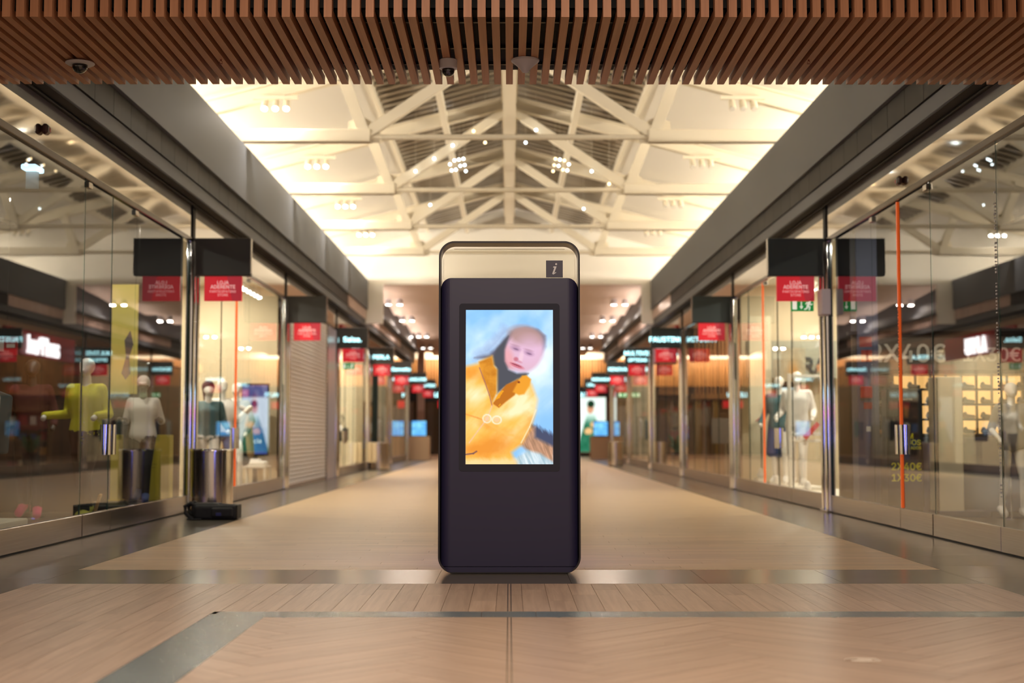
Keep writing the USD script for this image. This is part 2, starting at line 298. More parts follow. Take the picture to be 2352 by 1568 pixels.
# ------------------------------------------------------------------ shop fronts
NW, ND = [0], [0]
def front(s, k, joints, doors=(), shutter=False, desc='', ddesc=''):
    """one shop front between two pilasters: kick plates, glass panes, header rail and polished band; doors = (hinge, meeting edge, hinge)"""
    a, b = B[k] + .16, B[k + 1] - .16; NW[0] += 1; S = lambda p, q: sorted((s * p, s * q))
    w = thing(f'window_{NW[0]}', desc, kind='structure')
    part(w, 'header_rail', rb(*S(3.965, 4.035), a - .1, b + .1, 3.355, 3.42, .006), HEADRAIL)
    part(w, 'polished_band', bx(*S(3.985, 4.06), a - .1, b + .1, 3.42, 3.70), MIRROR)
    edges = [a] + list(joints) + ([doors[0], doors[-1]] if doors else []) + [b]; edges = sorted(set(edges))
    if shutter: return w
    for p, q in zip(edges, edges[1:]):
        if doors and p >= doors[0] - .01 and q <= doors[-1] + .01: continue
        part(w, 'kick_plate', rb(*S(3.97, 4.03), p + .003, q - .003, .012, .215, .004), STEEL)
        part(w, 'pane', bx(*S(3.994, 4.006), p + .003, q - .003, .215, 3.355), GLASS)
        part(w, 'pane_edge', bx(*S(3.992, 4.008), q - .006, q - .002, .215, 3.355), GREENEDGE)
    part(w, 'floor_gap', bx(*S(3.975, 4.025), a, b, .001, .012), BLACK)
    if doors:
        ND[0] += 1; d = thing(f'door_{ND[0]}', ddesc, kind='structure'); mid = doors[1]
        for p, q, hs in ((doors[0], mid, 1), (mid, doors[2], -1)):
            lf = part(d, 'leaf', bx(*S(3.994, 4.006), p + .004, q - .004, .215, 3.345), GLASS)
            part(lf, 'kick_rail', rb(*S(3.965, 4.035), p + .004, q - .004, .014, .215, .004), STEEL)
            e = q - .008 if hs > 0 else p + .004; part(lf, 'leaf_edge', bx(*S(3.992, 4.008), e, e + .004, .215, 3.345), GREENEDGE)
            part(lf, 'top_patch', rb(*S(3.97, 4.03), q - .14 if hs < 0 else p + .02, q - .02 if hs < 0 else p + .14, 3.29, 3.345, .004), STEEL)
            yc = mid - hs * .085
            for t in (-1, 1):   # a curved pull plate on both faces of the leaf
                arc = [(yc + .075 * math.cos(u), .045 * math.sin(u)) for u in np.linspace(0, math.pi, 13)]; inn = [(yc + .069 * math.cos(u), .039 * math.sin(u)) for u in np.linspace(math.pi, 0, 13)]
                m = trimesh.creation.extrude_polygon(Polygon(arc + inn), .30, engine='earcut'); v = m.vertices.copy(); m.vertices = np.stack([s * 4.0 + t * (v[:, 1] + .007), v[:, 0], v[:, 2] + .76], 1); m.fix_normals()
                part(lf, 'pull_handle', m, CHROME, smooth=40)
    return w
NTH = ['nearest', 'second', 'third', 'fourth', 'fifth', 'farthest']
for s, n, sp in ((-1, 'left', {0: ((7, 11.0), (13.3, 14.22, 15.15)), 1: ((), (19.7, 20.75, 21.8)), 3: ((36.5,), (33.6, 34.6, 35.6))}),
              (1, 'right', {0: ((7, 10.2, 11.56), (13.4, 14.5, 15.6)), 1: ((23.7,), (20.1, 21.15, 22.2)), 2: ((27.2, 29, 30.8), ()), 3: ((34.5, 36.4, 38.2), ())})):
    for k in range(6):
        j, d = sp.get(k, ((B[k] + 2.5, B[k] + 5), ()))
        front(s, k, j, d, shutter=(s < 0 and k == 2), desc=f'{NTH[k]} glass shop front along the {n} side of the mall', ddesc=f'frameless double glass door in the {NTH[k]} shop front on the {n}')

# polished steel pilasters between the shop fronts
for s, n in ((-1, 'left'), (1, 'right')):
    for k in range(1, 7):
        p = thing('pilaster', f'polished steel pilaster with two round tubes, {NTH[k - 1]} on the {n} side', 'pilaster', (s * 4.0, B[k], 0), kind='structure')
        part(p, 'core', rb(-.03, .03, -.16, .16, 0, 3.42, .006), CHROME)
        for t in (-1, 1): part(p, 'tube', cyl((-s * .035, t * .12, 0), (-s * .035, t * .12, 3.36), .05, 24), CHROME, smooth=40)
        part(p, 'foot', rb(-.09, .05, -.2, .2, 0, .03, .004) if s > 0 else rb(-.05, .09, -.2, .2, 0, .03, .004), STEEL)

# ------------------------------------------------------------------ roof of the hall
def zr(x): return 6.94 - .262 * abs(x)
CEIL = thing('ceiling', 'white pitched roof of the hall with a slatted skylight along the ridge', kind='structure')
TY = [15.75, 20.08, 24.45, 28.75, 32.85]
for s in (-1, 1):
    ys = [11.0] + TY + [37.5]
    for a, b in zip(ys, ys[1:]):
        part(CEIL, 'roof_panel', extx(Polygon([(a + .004, 0), (b - .004, 0), (b - .004, .05), (a + .004, .05)]), 0, 1), WHITE) if False else None
        v = np.array([(s * 2.15, a, zr(2.15)), (s * 6.25, a, zr(6.25)), (s * 6.25, b - .006, zr(6.25)), (s * 2.15, b - .006, zr(2.15))]); V = np.vstack([v, v + [0, 0, .06]])
        part(CEIL, 'roof_panel', trimesh.convex.convex_hull(V), WHITE)
    part(CEIL, 'skylight_kerb', bar((s * 2.15, 11, zr(2.15) + .04), (s * 2.15, 37.4, zr(2.15) + .04), .05, .2), TRUSSW)
    part(CEIL, 'purlin', bar((s * 1.12, 11, 6.38), (s * 1.12, 37.4, 6.38), .10, .16), TRUSSW)
    part(CEIL, 'skylight_backing', trimesh.convex.convex_hull(np.array([(x, y, zr(x) + d) for x in (s * .05, s * 2.2) for y in (11, 37.5) for d in (.16, .2)])), mat('night_glass', (.02, .017, .015), .35))
LOUV = grain('louvre', col(140, 130, 116), col(172, 160, 142), (1, 6, 1), rough=.25, vary=.3)
for s in (-1, 1):
    y = 11.2
    while y < 37.3:
        p, q2 = np.array((s * .1, y, zr(.1) + .05)), np.array((s * 2.12, y, zr(2.12) + .05))
        part(CEIL, 'louvre', bar(p, q2, .16, .045), LOUV); y += .36
part(CEIL, 'ridge_beam', bx(-.085, .085, 11, 37.4, 6.42, 6.72), TRUSSW); part(CEIL, 'ridge_flange', bx(-.14, .14, 11, 37.4, 6.72, 6.76), TRUSSW); part(CEIL, 'ridge_flange', bx(-.11, .11, 11, 37.4, 6.39, 6.42), TRUSSW)
for i, y in enumerate(TY):
    t = thing('roof_truss', f'white steel roof truss spanning the hall, {NTH[i]} from the camera', 'roof truss', kind='structure')
    for s in (-1, 1):
        a, b = np.array((0, y, 6.745)), np.array((s * 6.0, y, 6.745 - .262 * 6))
        r = part(t, 'rafter', bar(a, b, .03, .2), TRUSSW); part(r, 'flange', bar(a - [0, 0, .105], b - [0, 0, .105], .15, .022), TRUSSW); part(r, 'flange', bar(a + [0, 0, .105], b + [0, 0, .105], .15, .022), TRUSSW)
        part(t, 'diagonal', bar((s * 2.05, y, 5.24), (s * .10, y, 6.56), .13, .15), TRUSSW)
        part(t, 'post', bar((s * 2.05, y, 5.2), (s * 2.40, y, 6.1), .15, .16, up=(1, 0, 0)), TRUSSW)
        part(t, 'outer_chord', rb(s * 1.98, s * 6.0, y - .09, y + .09, 5.12, 5.30, .01), TRUSSW)
        part(t, 'gusset', ext(Polygon([(s * 1.85, 5.12), (s * 2.3, 5.12), (s * 2.3, 5.42), (s * 2.1, 5.5), (s * 1.85, 5.36)]), y - .012, y + .012), TRUSSW)
    part(t, 'tie_rod', cyl((-2.05, y, 5.2), (2.05, y, 5.2), .042, 12), TRUSSW, smooth=40)

# gable wall at the end of the pitched roof and the lower far hall
END = thing('wall_gable', 'white gable wall closing the pitched roof above the far hall', kind='structure')
part(END, 'gable', ext(Polygon([(-6.2, 4.95), (6.2, 4.95), (6.2, zr(6.2) + .06), (0, zr(0) + .06), (-6.2, zr(6.2) + .06)]), 37.5, 37.6), WHITE)
part(END, 'side_return', bx(-6.2, -3.34, 37.45, 37.6, 3.9, 4.95), WHITE); part(END, 'side_return', bx(3.5, 6.2, 37.45, 37.6, 3.9, 4.95), WHITE)
FARC = mat('far_ceiling', col(222, 200, 186), .6)
c2 = thing('ceiling_far', 'low ceiling of sloping pale panels over the far hall', kind='structure')
part(c2, 'ceiling_slab', bx(-8, 8, 37.6, 72, 5.0, 5.1), FARC)
y = 38.2
while y < 70:
    part(c2, 'sloping_panel', trimesh.convex.convex_hull(np.array([(x, yy, zz) for x in (-3.7, 3.7) for yy, zz in ((y, 4.99), (y + 3.4, 4.80), (y + 3.4, 4.83), (y, 5.0))])), FARC); y += 3.9
W2 = thing('wall_end', 'end wall of the mall clad in vertical wooden slats above dark shop fronts', kind='structure')
part(W2, 'wall', bx(-9, 9, 70.1, 70.3, 0, 5.0), mat('end_wall', col(90, 60, 36), .7))
for k in range(92): part(W2, 'slat', bx(-6.9 + k * .15, -6.9 + k * .15 + .08, 70.0, 70.1, 3.36, 4.72), SLATF)
part(W2, 'cornice', bx(-7, 7, 69.95, 70.1, 4.72, 5.0), WHITE); part(W2, 'dark_front', bx(-7, 7, 69.9, 70.1, 2.6, 3.36), GLOSSBLACK); part(W2, 'dark_shop_opening', bx(-7, 7, 70.0, 70.1, .0, 2.6), mat('far_shop_dark', col(40, 36, 36), .4))
for i in range(9): part(W2, 'mullion', bx(-6.4 + i * 1.6 - .04, -6.4 + i * 1.6 + .04, 69.92, 70.0, 0, 2.6), STEEL)
for i in range(8): part(W2, 'shop_glass', bx(-6.36 + i * 1.6, -4.84 + i * 1.6, 69.95, 69.96, .1, 2.6), GLASS)
for s, n in ((-1, 'left'), (1, 'right')):
    f = part(W2, 'return_wall', bx(*sorted((s * 6.9, s * 7.0)), 57, 70, 0, 5), TAN); part(WALL[s], 'end_return', bx(*sorted((s * 4.0, s * 8)), 56.9, 57, 0, 5), TAN)

# lowered ceiling over the front hall, seen only as the dark void above the slats
FC = thing('ceiling_front', 'dark ceiling void above the wooden slats', kind='structure')
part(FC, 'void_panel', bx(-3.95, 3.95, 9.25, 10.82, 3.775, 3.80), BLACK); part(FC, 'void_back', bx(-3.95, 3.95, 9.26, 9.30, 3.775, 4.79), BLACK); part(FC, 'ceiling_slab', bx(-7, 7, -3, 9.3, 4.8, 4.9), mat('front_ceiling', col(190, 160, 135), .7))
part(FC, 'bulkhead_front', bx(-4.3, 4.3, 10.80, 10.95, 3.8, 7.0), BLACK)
CAN = thing('slatted_canopy', 'low canopy of brown wooden slats hanging across the mall', 'canopy')
prof = Polygon([(9.14, 3.68), (10.93, 3.68), (10.93, 3.745), (9.225, 3.745), (9.225, 4.79), (9.14, 4.79)])
for k in range(-43, 44): part(CAN, 'slat', extx(prof, k * .0914 - .0265, k * .0914 + .0265), SLAT)
for yy, zz in ((9.5, 3.752), (10.15, 3.752), (10.6, 3.752)): part(CAN, 'cross_rail', bx(-3.95, 3.95, yy, yy + .03, zz, zz + .02), DARKRAIL)
part(CAN, 'cross_rail', bx(-3.95, 3.95, 9.23, 9.25, 3.9, 3.93), DARKRAIL)
# ------------------------------------------------------------------ information kiosk
KY = 9.87
NAVY = mat('kiosk_coating', col(43, 40, 74), .42); NAVYB = mat('kiosk_band', col(44, 38, 44), .3); BEZ = mat('kiosk_bezel', col(22, 22, 50), .16)
SCREEN = painted('kiosk_screen_picture', 1.15); SCREENB = painted('kiosk_back_picture', 11)
def dist(P, poly):
    """signed distance of the points P to a polygon, negative inside"""
    poly = np.asarray(poly, float); d = np.full(len(P), 1e9); ins = np.zeros(len(P), bool)
    for a, b in zip(poly, np.roll(poly, -1, 0)):
        e = b - a; w = P - a; t = np.clip((w @ e) / (e @ e), 0, 1); d = np.minimum(d, np.linalg.norm(w - t[:, None] * e, axis=1))
        c = (a[1] > P[:, 1]) != (b[1] > P[:, 1]); ins ^= c & (P[:, 0] < (b[0] - a[0]) * (P[:, 1] - a[1]) / (b[1] - a[1] + 1e-12) + a[0])
    return np.where(ins, -d, d)
def ad_picture(u, v):
    P = np.stack([36 + u * 826, 52 + v * 1460], 1); x, y = P.T; q = np.stack([x / 60, y / 60, 0 * x], 1)
    n1 = meshkit.fbm(q, 4, 3); n2 = meshkit.fbm(np.stack([(x + y) / 90, (x - y) / 300, 0 * x], 1), 3, 5); nr = meshkit.fbm(np.stack([(x - y * .4) / 20, (y + x * .3) / 120, 0 * x], 1), 3, 9)
    lo = meshkit.fbm(np.stack([x / 260 + y / 500, y / 300, 0 * x], 1), 3, 11); wq = np.clip(1.5 * (lo - .28) + .25 * np.exp(-((x - 200) / 220) ** 2 - ((y - 330) / 170) ** 2) + .5 * np.exp(-((x - 760) / 140) ** 2 - ((y - 640) / 160) ** 2), 0, 1)[:, None]
    C = (1 - wq) * np.array([.56, .77, .97]) + wq * np.array([.93, .98, 1.0]) + (n1 - .5)[:, None] * .05
    def lay(mask, c):
        nonlocal C; mask = np.clip(mask, 0, 1)[:, None]; C = C * (1 - mask) + np.asarray(c) * mask
    def poly(p, c, s=14, a=1., n=0): lay(a * np.clip(.5 - (dist(P, p) + n) / s, 0, 1), c)
    def ell(cx, cy, rx, ry, c, s=.3, rot=0, a=1.):
        k = math.radians(rot); dx, dy = x - cx, y - cy; e = np.hypot((dx * math.cos(k) + dy * math.sin(k)) / rx, (-dx * math.sin(k) + dy * math.cos(k)) / ry); lay(a * np.clip((1 + s / 2 - e) / s, 0, 1), c)
    lay(.75 * np.clip((y - 640) / 300, 0, 1) * np.clip((x - 560) / 200, 0, 1) * (.35 + .9 * n2), (.55, .76, .95))
    poly([(620, 1120), (700, 1140), (870, 1245), (870, 1420), (640, 1330)], (.30, .32, .42), 40, n=(nr - .5) * 60)
    poly([(560, 1180), (690, 1160), (690, 1260), (870, 1350), (870, 1500), (640, 1400), (520, 1300)], np.stack([.55 + .4 * nr, .42 + .3 * nr, .33 + .25 * nr], 1), 40)
    poly([(480, 1470), (620, 1380), (740, 1410), (870, 1500), (870, 1530), (400, 1530)], np.stack([.55 + .4 * nr, .68 + .3 * nr, .74 + .25 * nr], 1), 34)
    # hair, blown to the left
    poly([(120, 505), (260, 470), (340, 400), (400, 320), (470, 255), (600, 220), (720, 240), (780, 300), (770, 380), (735, 470), (690, 520), (620, 600), (420, 600), (330, 520), (240, 520)], (.37, .34, .38), 40, n=(n1 - .5) * 16)
    poly([(130, 520), (260, 470), (380, 350), (440, 250), (390, 210), (300, 330), (200, 440), (110, 470)], (.56, .62, .78), 90, .6, n=(n1 - .5) * 40)
    poly([(690, 250), (790, 300), (790, 400), (740, 480), (700, 500), (760, 380)], (.42, .44, .56), 44, .85)
    ell(585, 445, 180, 212, (.87, .71, .79), .26, 22); ell(610, 300, 165, 95, (.70, .56, .54), .5, 14, .9); ell(640, 430, 120, 120, (.90, .74, .86), .9, 0, .6); ell(440, 520, 50, 110, (.93, .62, .62), .9, -12, .6)
    for ex, ey in ((508, 418), (632, 462)): ell(ex, ey, 46, 24, (.66, .50, .62), .9, 20, .6); ell(ex + 4, ey + 6, 24, 8, (.46, .34, .46), .9, 20, .6); ell(ex - 2, ey - 30, 48, 9, (.68, .52, .58), .9, 16, .4)
    ell(560, 500, 20, 56, (.96, .82, .86), .9, 12, .6); ell(512, 520, 22, 20, (.74, .36, .42), .8, 20, .7); ell(545, 545, 26, 12, (.80, .52, .60), .8, 20, .6); ell(520, 582, 66, 18, (.80, .40, .46), .7, 22, .8); ell(512, 574, 50, 5, (.52, .24, .30), .7, 22, .8)
    poly([(285, 520), (330, 420), (440, 300), (402, 430), (402, 540), (440, 620), (520, 655), (600, 650), (630, 655), (590, 700), (480, 740), (400, 790), (330, 850), (325, 690), (325, 600), (290, 570)], (.33, .33, .36), 26)
    G = lambda cx, cy, sx, sy, rot=0.: np.exp(-(((x - cx) * math.cos(rot) + (y - cy) * math.sin(rot)) / sx) ** 2 - ((-(x - cx) * math.sin(rot) + (y - cy) * math.cos(rot)) / sy) ** 2)
    hl = np.clip(.95 * G(120, 850, 120, 120) + 1.1 * G(590, 930, 150, 130) + .7 * G(400, 1040, 190, 50, -.2) + .5 * G(480, 1230, 190, 40, -.8) + .35 * G(130, 1130, 120, 50) + .8 * (n2 - .5), 0, 1)[:, None]
    dk = np.clip(1. * G(300, 1340, 190, 110, -.3) + .8 * G(90, 650, 130, 70) + .8 * G(80, 1370, 120, 60) + .5 * G(250, 1150, 120, 40, .3) + .5 * G(640, 1150, 60, 130, .5) + .5 * (n1 - .5), 0, 1)[:, None]
    J = np.array([1., .74, .33]) * (1 - hl) + np.array([1., .93, .74]) * hl; J = J * (1 - dk * .8) + np.array([.90, .55, .20]) * dk * .8
    poly([(20, 590), (150, 560), (170, 540), (285, 490), (300, 580), (330, 620), (330, 840), (300, 920), (400, 800), (530, 715), (600, 690), (660, 760), (715, 900), (700, 1010), (650, 1180), (560, 1330), (470, 1400), (520, 1530), (20, 1530)], J, 46)
    poly([(160, 545), (285, 495), (300, 580), (330, 620), (325, 840), (285, 930), (250, 820), (190, 690)], np.stack([.95 - .2 * n1, .66 - .2 * n1, .24 - .1 * n1], 1), 20)
    for pl, c, wd in (([(165, 600), (215, 730), (260, 860), (285, 960)], (.66, .45, .38), 7), ([(285, 960), (240, 1080), (150, 1200), (70, 1310)], (.96, .76, .66), 6), ([(36, 1040), (150, 1075), (200, 1095)], (.92, .62, .30), 9), ([(700, 1000), (640, 1160), (560, 1310)], (1, .92, .74), 7), ([(250, 1130), (420, 1230), (480, 1240)], (.98, .72, .36), 14), ([(36, 1420), (110, 1410), (140, 1390)], (.36, .26, .34), 8)):
        for a, b in zip(pl, pl[1:]):
            a, b = np.array(a, float), np.array(b, float); e = b - a; w = P - a; t = np.clip((w @ e) / (e @ e), 0, 1); lay(.8 * np.clip(1.3 - np.linalg.norm(w - t[:, None] * e, axis=1) / wd, 0, 1), c)
    cuff = np.stack([.93 - .3 * (n2 > .55) * .6, .62 - .3 * (n2 > .55) * .6, .18 - .05 * n2], 1)
    poly([(290, 940), (340, 850), (420, 760), (530, 712), (560, 720), (530, 790), (500, 860), (420, 920), (350, 980)], cuff, 14); poly([(500, 790), (540, 715), (570, 675), (610, 672), (655, 710), (640, 770), (590, 850), (540, 860), (480, 830)], (.92, .62, .20), 18); ell(538, 738, 12, 10, (.55, .28, .16), .6)
    for cx, cy, rx, ry in ((238, 1082, 42, 42), (330, 1095, 46, 40)):
        e = np.hypot((x - cx) / rx, (y - cy) / ry); lay(.85 * np.clip(1 - np.abs(e - .9) / .28, 0, 1), (1, .94, .88)); ell(cx, cy, rx * .6, ry * .6, (.93, .78, .66), .5, 0, .7)
    lay(.7 * np.clip((y - 1440 + 40 * (nr - .5)) / 40, 0, 1) * np.clip((560 - x) / 80, 0, 1), (1, .88, .68))
    return lin(np.clip(C, 0, 1)) * 1.0
def back_picture(u, v):
    C = np.zeros((len(u), 3)); t = v; pal = np.array([(.62, .92, 1), (.70, .70, 1), (1, .36, .72), (.50, .50, 1), (.45, .52, 1)]); at = [0, .3, .42, .58, 1]
    for k in range(3): C[:, k] = np.interp(t + .06 * np.sin(u * 5), at, pal[:, k])
    return lin(C)
K = thing('information_kiosk', 'tall dark double-sided information kiosk with lit advertising screen', 'kiosk', (0, 0, 0))
ring = rrect(-.492, .492, .004, 2.306, .11).difference(rrect(-.482, .482, .014, 2.294, .10)).difference(sbox(-.3, 0, .3, .02))
part(K, 'frame_band', ext(rrect(-.492, .492, .004, 2.306, .11).difference(rrect(-.480, .480, .016, 2.292, .098)), KY + .005, KY + .205), NAVYB, 'slim dark band bent around the whole kiosk', smooth=30)
sec = [(-.405, 0), (.405, 0)] + [(.405 + .073 * math.sin(a), .06 * (1 - math.cos(a))) for a in np.linspace(.15, 1.45, 8)] + [(.479, .20), (-.479, .20)] + [(-.405 - .073 * math.sin(a), .06 * (1 - math.cos(a))) for a in np.linspace(1.45, .15, 8)]
def body_piece(z0, z1, grow=0.):
    A = m3.Manifold.extrude(m3.CrossSection([[(x, y + KY) for x, y in sec]]), z1 - z0).translate((0, 0, z0))
    R = m3.CrossSection([np.array(shapely.geometry.polygon.orient(rrect(-.479, .479, .012, 2.046, .075)).exterior.coords)[:-1].tolist()]); R2 = m3.Manifold.extrude(R, 1).rotate((90, 0, 0)).translate((0, 10.5, 0))
    return A ^ R2
part(K, 'body', body_piece(.052, 2.05), NAVY, smooth=25); part(K, 'plinth', body_piece(.0, .048), NAVY, smooth=25)
part(K, 'bezel', ext(rrect(-.349, .349, .704, 1.867, .022), KY - .003, KY + .01), BEZ); part(K, 'bezel', ext(rrect(-.349, .349, .704, 1.867, .022), KY + .19, KY + .203), BEZ)
painted_part(K, 'screen', lattice(-.303, .303, .752, 1.822, 122, 214, ad_picture, KY - .0045), SCREEN, 'lit screen showing a person in a yellow padded jacket with eyes lowered against a pale sky')
painted_part(K, 'screen', lattice(-.303, .303, .752, 1.822, 8, 40, back_picture, KY + .2045, True), SCREENB, 'lit screen on the far side of the kiosk')
gp = part(K, 'glass_panel', ext(rrect(-.462, .462, 2.0, 2.262, .07), KY + .095, KY + .105), CLEAR, 'clear glass panel in the arch')
part(gp, 'edge_trim', cat(bx(-.4635, -.4615, KY + .092, KY + .108, 2.05, 2.19), bx(.4615, .4635, KY + .092, KY + .108, 2.05, 2.19), bx(-.39, .39, KY + .092, KY + .108, 2.261, 2.2625)), mat('bright_edge', col(225, 215, 190), .3))
part(gp, 'information_sign', bx(.258, .376, KY + .088, KY + .095, 2.060, 2.180), mat('sign_slate', col(86, 84, 100), .4), 'grey square with a white italic i')
iz = lambda x, z: (.317 + x + z * .30, 2.120 + z)
ig = [Polygon([iz(-.012, .018), iz(.010, .018), iz(.0075, -.028), iz(.018, -.022), iz(.020, -.027), iz(.004, -.040), iz(-.006, -.034), iz(-.0035, .008), iz(-.013, .010)]), shapely.Point(*iz(.002, .034)).buffer(.0068)]
part(gp, 'letter', cat(*[ext(g, KY + .0865, KY + .088) for g in ig]), mat('lettering_white', col(240, 238, 240), .5))

# ------------------------------------------------------------------ devices on the canopy and shop fronts
def dome_camera(loc, label, plate):
    t = thing('dome_camera', label, 'security camera', loc)
    if plate: part(t, 'mounting_plate', lathe([[0, -.012], [.085, -.018], [.105, -.006], [.105, 0], [0, .004]], (0, 0, 0)), PLASTICW, smooth=40); part(t, 'bracket', cat(bx(-.04, -.03, -.01, .01, 0, .012), bx(.03, .04, -.01, .01, 0, .012)), DARKRAIL)
    else: part(t, 'housing', lathe([[0, -.072], [.055, -.072], [.065, -.066], [.065, -.004], [.06, 0], [0, 0]], (0, 0, 0)), PLASTICW, smooth=40)
    z = -.016 if plate else -.072
    part(t, 'dome', lathe([[0, z - .062]] + [[.056 * math.sin(a), z - .01 - .052 * math.cos(a)] for a in np.linspace(.2, 1.5, 10)] + [[.056, z], [0, z]], (0, 0, 0)) if plate else lathe([[.046 * math.sin(a), z - .008 - .046 * math.cos(a)] for a in np.linspace(0, 1.5, 10)] + [[.046, z], [0, z]], (0, 0, 0)), DOMEB, smooth=50)
    part(t, 'lens', lathe([[0, -.01], [.016, -.01], [.016, .012], [0, .012]], (0, -.03, z - .03)), mat('lens_grey', col(120, 120, 140), .2)); return t
dome_camera((-3.14, 10.25, 3.668), 'dome security camera with round white plate under the slats, on the left', True)
dome_camera((-.445, 10.2, 3.68), 'dome security camera in a white drum housing under the canopy centre', False)
t = thing('ceiling_antenna', 'white cone-shaped antenna hanging under the canopy', 'antenna', (.115, 10.2, 3.68)); part(t, 'cone', lathe([[0, -.1]] + [[.02 + .08 * k ** 1.2, -.1 + .085 * k ** .85] for k in np.linspace(.05, 1, 12)] + [[.1, -.006], [.094, 0], [0, .002]], (0, 0, 0)), PLASTICW, smooth=50); part(t, 'rim', lathe([[.098, -.012], [.103, -.010], [.103, -.002], [.098, 0]], (0, 0, 0)), PLASTICW)
for x, lab in ((-2.1, 'small red sprinkler head between slats on the left'), (2.18, 'small dull sprinkler head between slats on the right')):
    t = thing('sprinkler', lab, 'sprinkler', (x, 10.2, 3.68)); part(t, 'pipe', cyl((0, 0, -.01), (0, 0, .08), .006), mat('copper', col(140, 70, 50), .4, .6)); part(t, 'deflector', lathe([[0, -.034], [.014, -.032], [.014, -.03], [0, -.028]], (0, 0, 0)), mat('copper')); part(t, 'frame', cat(tube([(-.004, 0, -.01), (-.011, 0, -.018), (-.004, 0, -.03)], .002), tube([(.004, 0, -.01), (.011, 0, -.018), (.004, 0, -.03)], .002)), mat('copper'))
for s, y, z, lab in ((-1, 12.0, 3.555, 'small dark motion sensor on the polished band over the left glass'), (1, 14.3, 3.53, 'small dark motion sensor on the polished band over the right glass')):
    t = thing('motion_sensor', lab, 'sensor', (s * 3.985, y, z)); part(t, 'housing', rb(-s * .06, 0, -.05, .05, -.045, .045, .02), mat('sensor_brown', col(70, 45, 38), .3)); part(t, 'eye', rb(-s * .064, -s * .05, .0, .04, -.02, .02, .005), mat('sensor_red', col(150, 40, 30), .2))

# ------------------------------------------------------------------ blade signs over the shop entrances
PANEL = mat('sign_panel', col(62, 62, 62), .6); PANELR = mat('sign_panel_blue', col(48, 58, 62), .6); NEON = glow('neon_letters', (.50, .95, 1.0), 3.2)
def red_print(u, v):
    C = np.tile([.78, .07, .12], (len(u), 1)); m = (u > .62 - .35 * v); C[m] = [.70, .13, .19]; return lin(C)
RED = mat('red_sign', col(205, 30, 44), .5, emit=col(215, 30, 46), power=.5); REDT = mat('red_sign_text', col(250, 205, 205), .5, emit=col(250, 190, 190), power=.5)
def blade(s, y, letters, label, rlabel, blank, two=None, red=True):
    x0, x1 = sorted((s * 3.97, s * 3.26)); w = x1 - x0; zt, zb = 3.43, 2.955; cx = (x0 + x1) / 2
    t = thing('shop_sign', label, 'sign', (cx, y, 0))
    part(t, 'panel', rb(-w / 2, w / 2, -.06, .06, zb, zt, .008), PANELR if s > 0 else PANEL)
    part(t, 'bracket', bx(s * w / 2, s * (w / 2 + .03), -.02, .02, zb + .1, zt - .06), DARKRAIL); part(t, 'edge_strip', bx(-s * w / 2, -s * (w / 2 + .006), -.05, .05, zb + .03, zt - .0), STEEL)
    if letters:
        part(t, 'lettering', text(letters, .11, .012, (0, -.06, (zb + .15 if not two else zb + .26)), 'y'), NEON)
        if two: part(t, 'lettering', text(two, .085, .012, (0, -.06, zb + .08), 'y'), NEON)
    if red:
        r = thing('promotion_sign', rlabel, 'sign', (cx - s * .01, y, 0)); part(r, 'board', rb(-.235, .235, -.03, .03, zb - .315, zb - .006, .004), RED)
        part(r, 'diagonal_stripe', ext(Polygon([(.05, zb - .006), (.235, zb - .006), (.235, zb - .315), (.12, zb - .315)]), -.0312, -.03), mat('red_sign_dark', col(176, 40, 56), .5, emit=col(190, 44, 60), power=.45))
        for ln, h, z in (('LOJA', .042, -.105), ('ADERENTE', .044, -.160), ('PARTICIPATING', .030, -.212), ('STORE', .030, -.256)): part(r, 'lettering', text(ln, h, .002, (0, -.0312, zb + z), 'y', bold=h > .04), REDT)
LS = [('', None), ('', None), ('Salsa.', None), ('PERLA', None), ('Sannetto', None), ('UNICORE', None)]; RS = [('', None), ('', None), ('FAUSTINO', None), ('MULTIVIS', 'OPTICAS'), ('RENOVA', None), ('MIRANDA', None)]
OR = ['nearest', 'second', 'third', 'fourth', 'fifth', 'farthest']
for s, n, T in ((-1, 'left', LS), (1, 'right', RS)):
    for k in range(6):
        c = 'blank dark' if not T[k][0] else 'glowing cyan-lettered'
        blade(s, B[k + 1] + (.05 if k < 5 else .6), T[k][0], f'{c} projecting shop sign, {OR[k]} on the {n} side', f'red promotion board hanging under the {OR[k]} shop sign on the {n}', not T[k][0], T[k][1])
blade(-1, 63.0, 'BASTIDO', 'glowing cyan-lettered sign beyond the end of the left bulkhead', 'red promotion board under the sign beyond the left bulkhead', False); blade(1, 62.0, 'LINEA', 'glowing cyan-lettered sign beyond the end of the right bulkhead', 'red promotion board under the sign beyond the right bulkhead', False)
def letters_on_wall(s, txt, y, z, h, label):
    t = thing('illuminated_lettering', label, 'sign', (0, 0, 0)); part(t, 'letters', text(txt, h, .06, (s * 3.94, y, z), 'l' if s < 0 else 'r'), glow('white_letters', (1, .96, .96), 4.5)); part(t, 'backing', bx(*sorted((s * 3.945, s * 3.98)), y - 2.7, y + 2.7, z - .08, z + h + .12), mat('red_backing', col(170, 30, 34), .4)); return t
letters_on_wall(-1, "A.PAU", 36.2, 3.05, .40, 'large white illuminated letters on red over the fourth left shop'); letters_on_wall(1, "and'Paul", 36.3, 3.0, .44, 'large white illuminated letters over the fourth right shop')
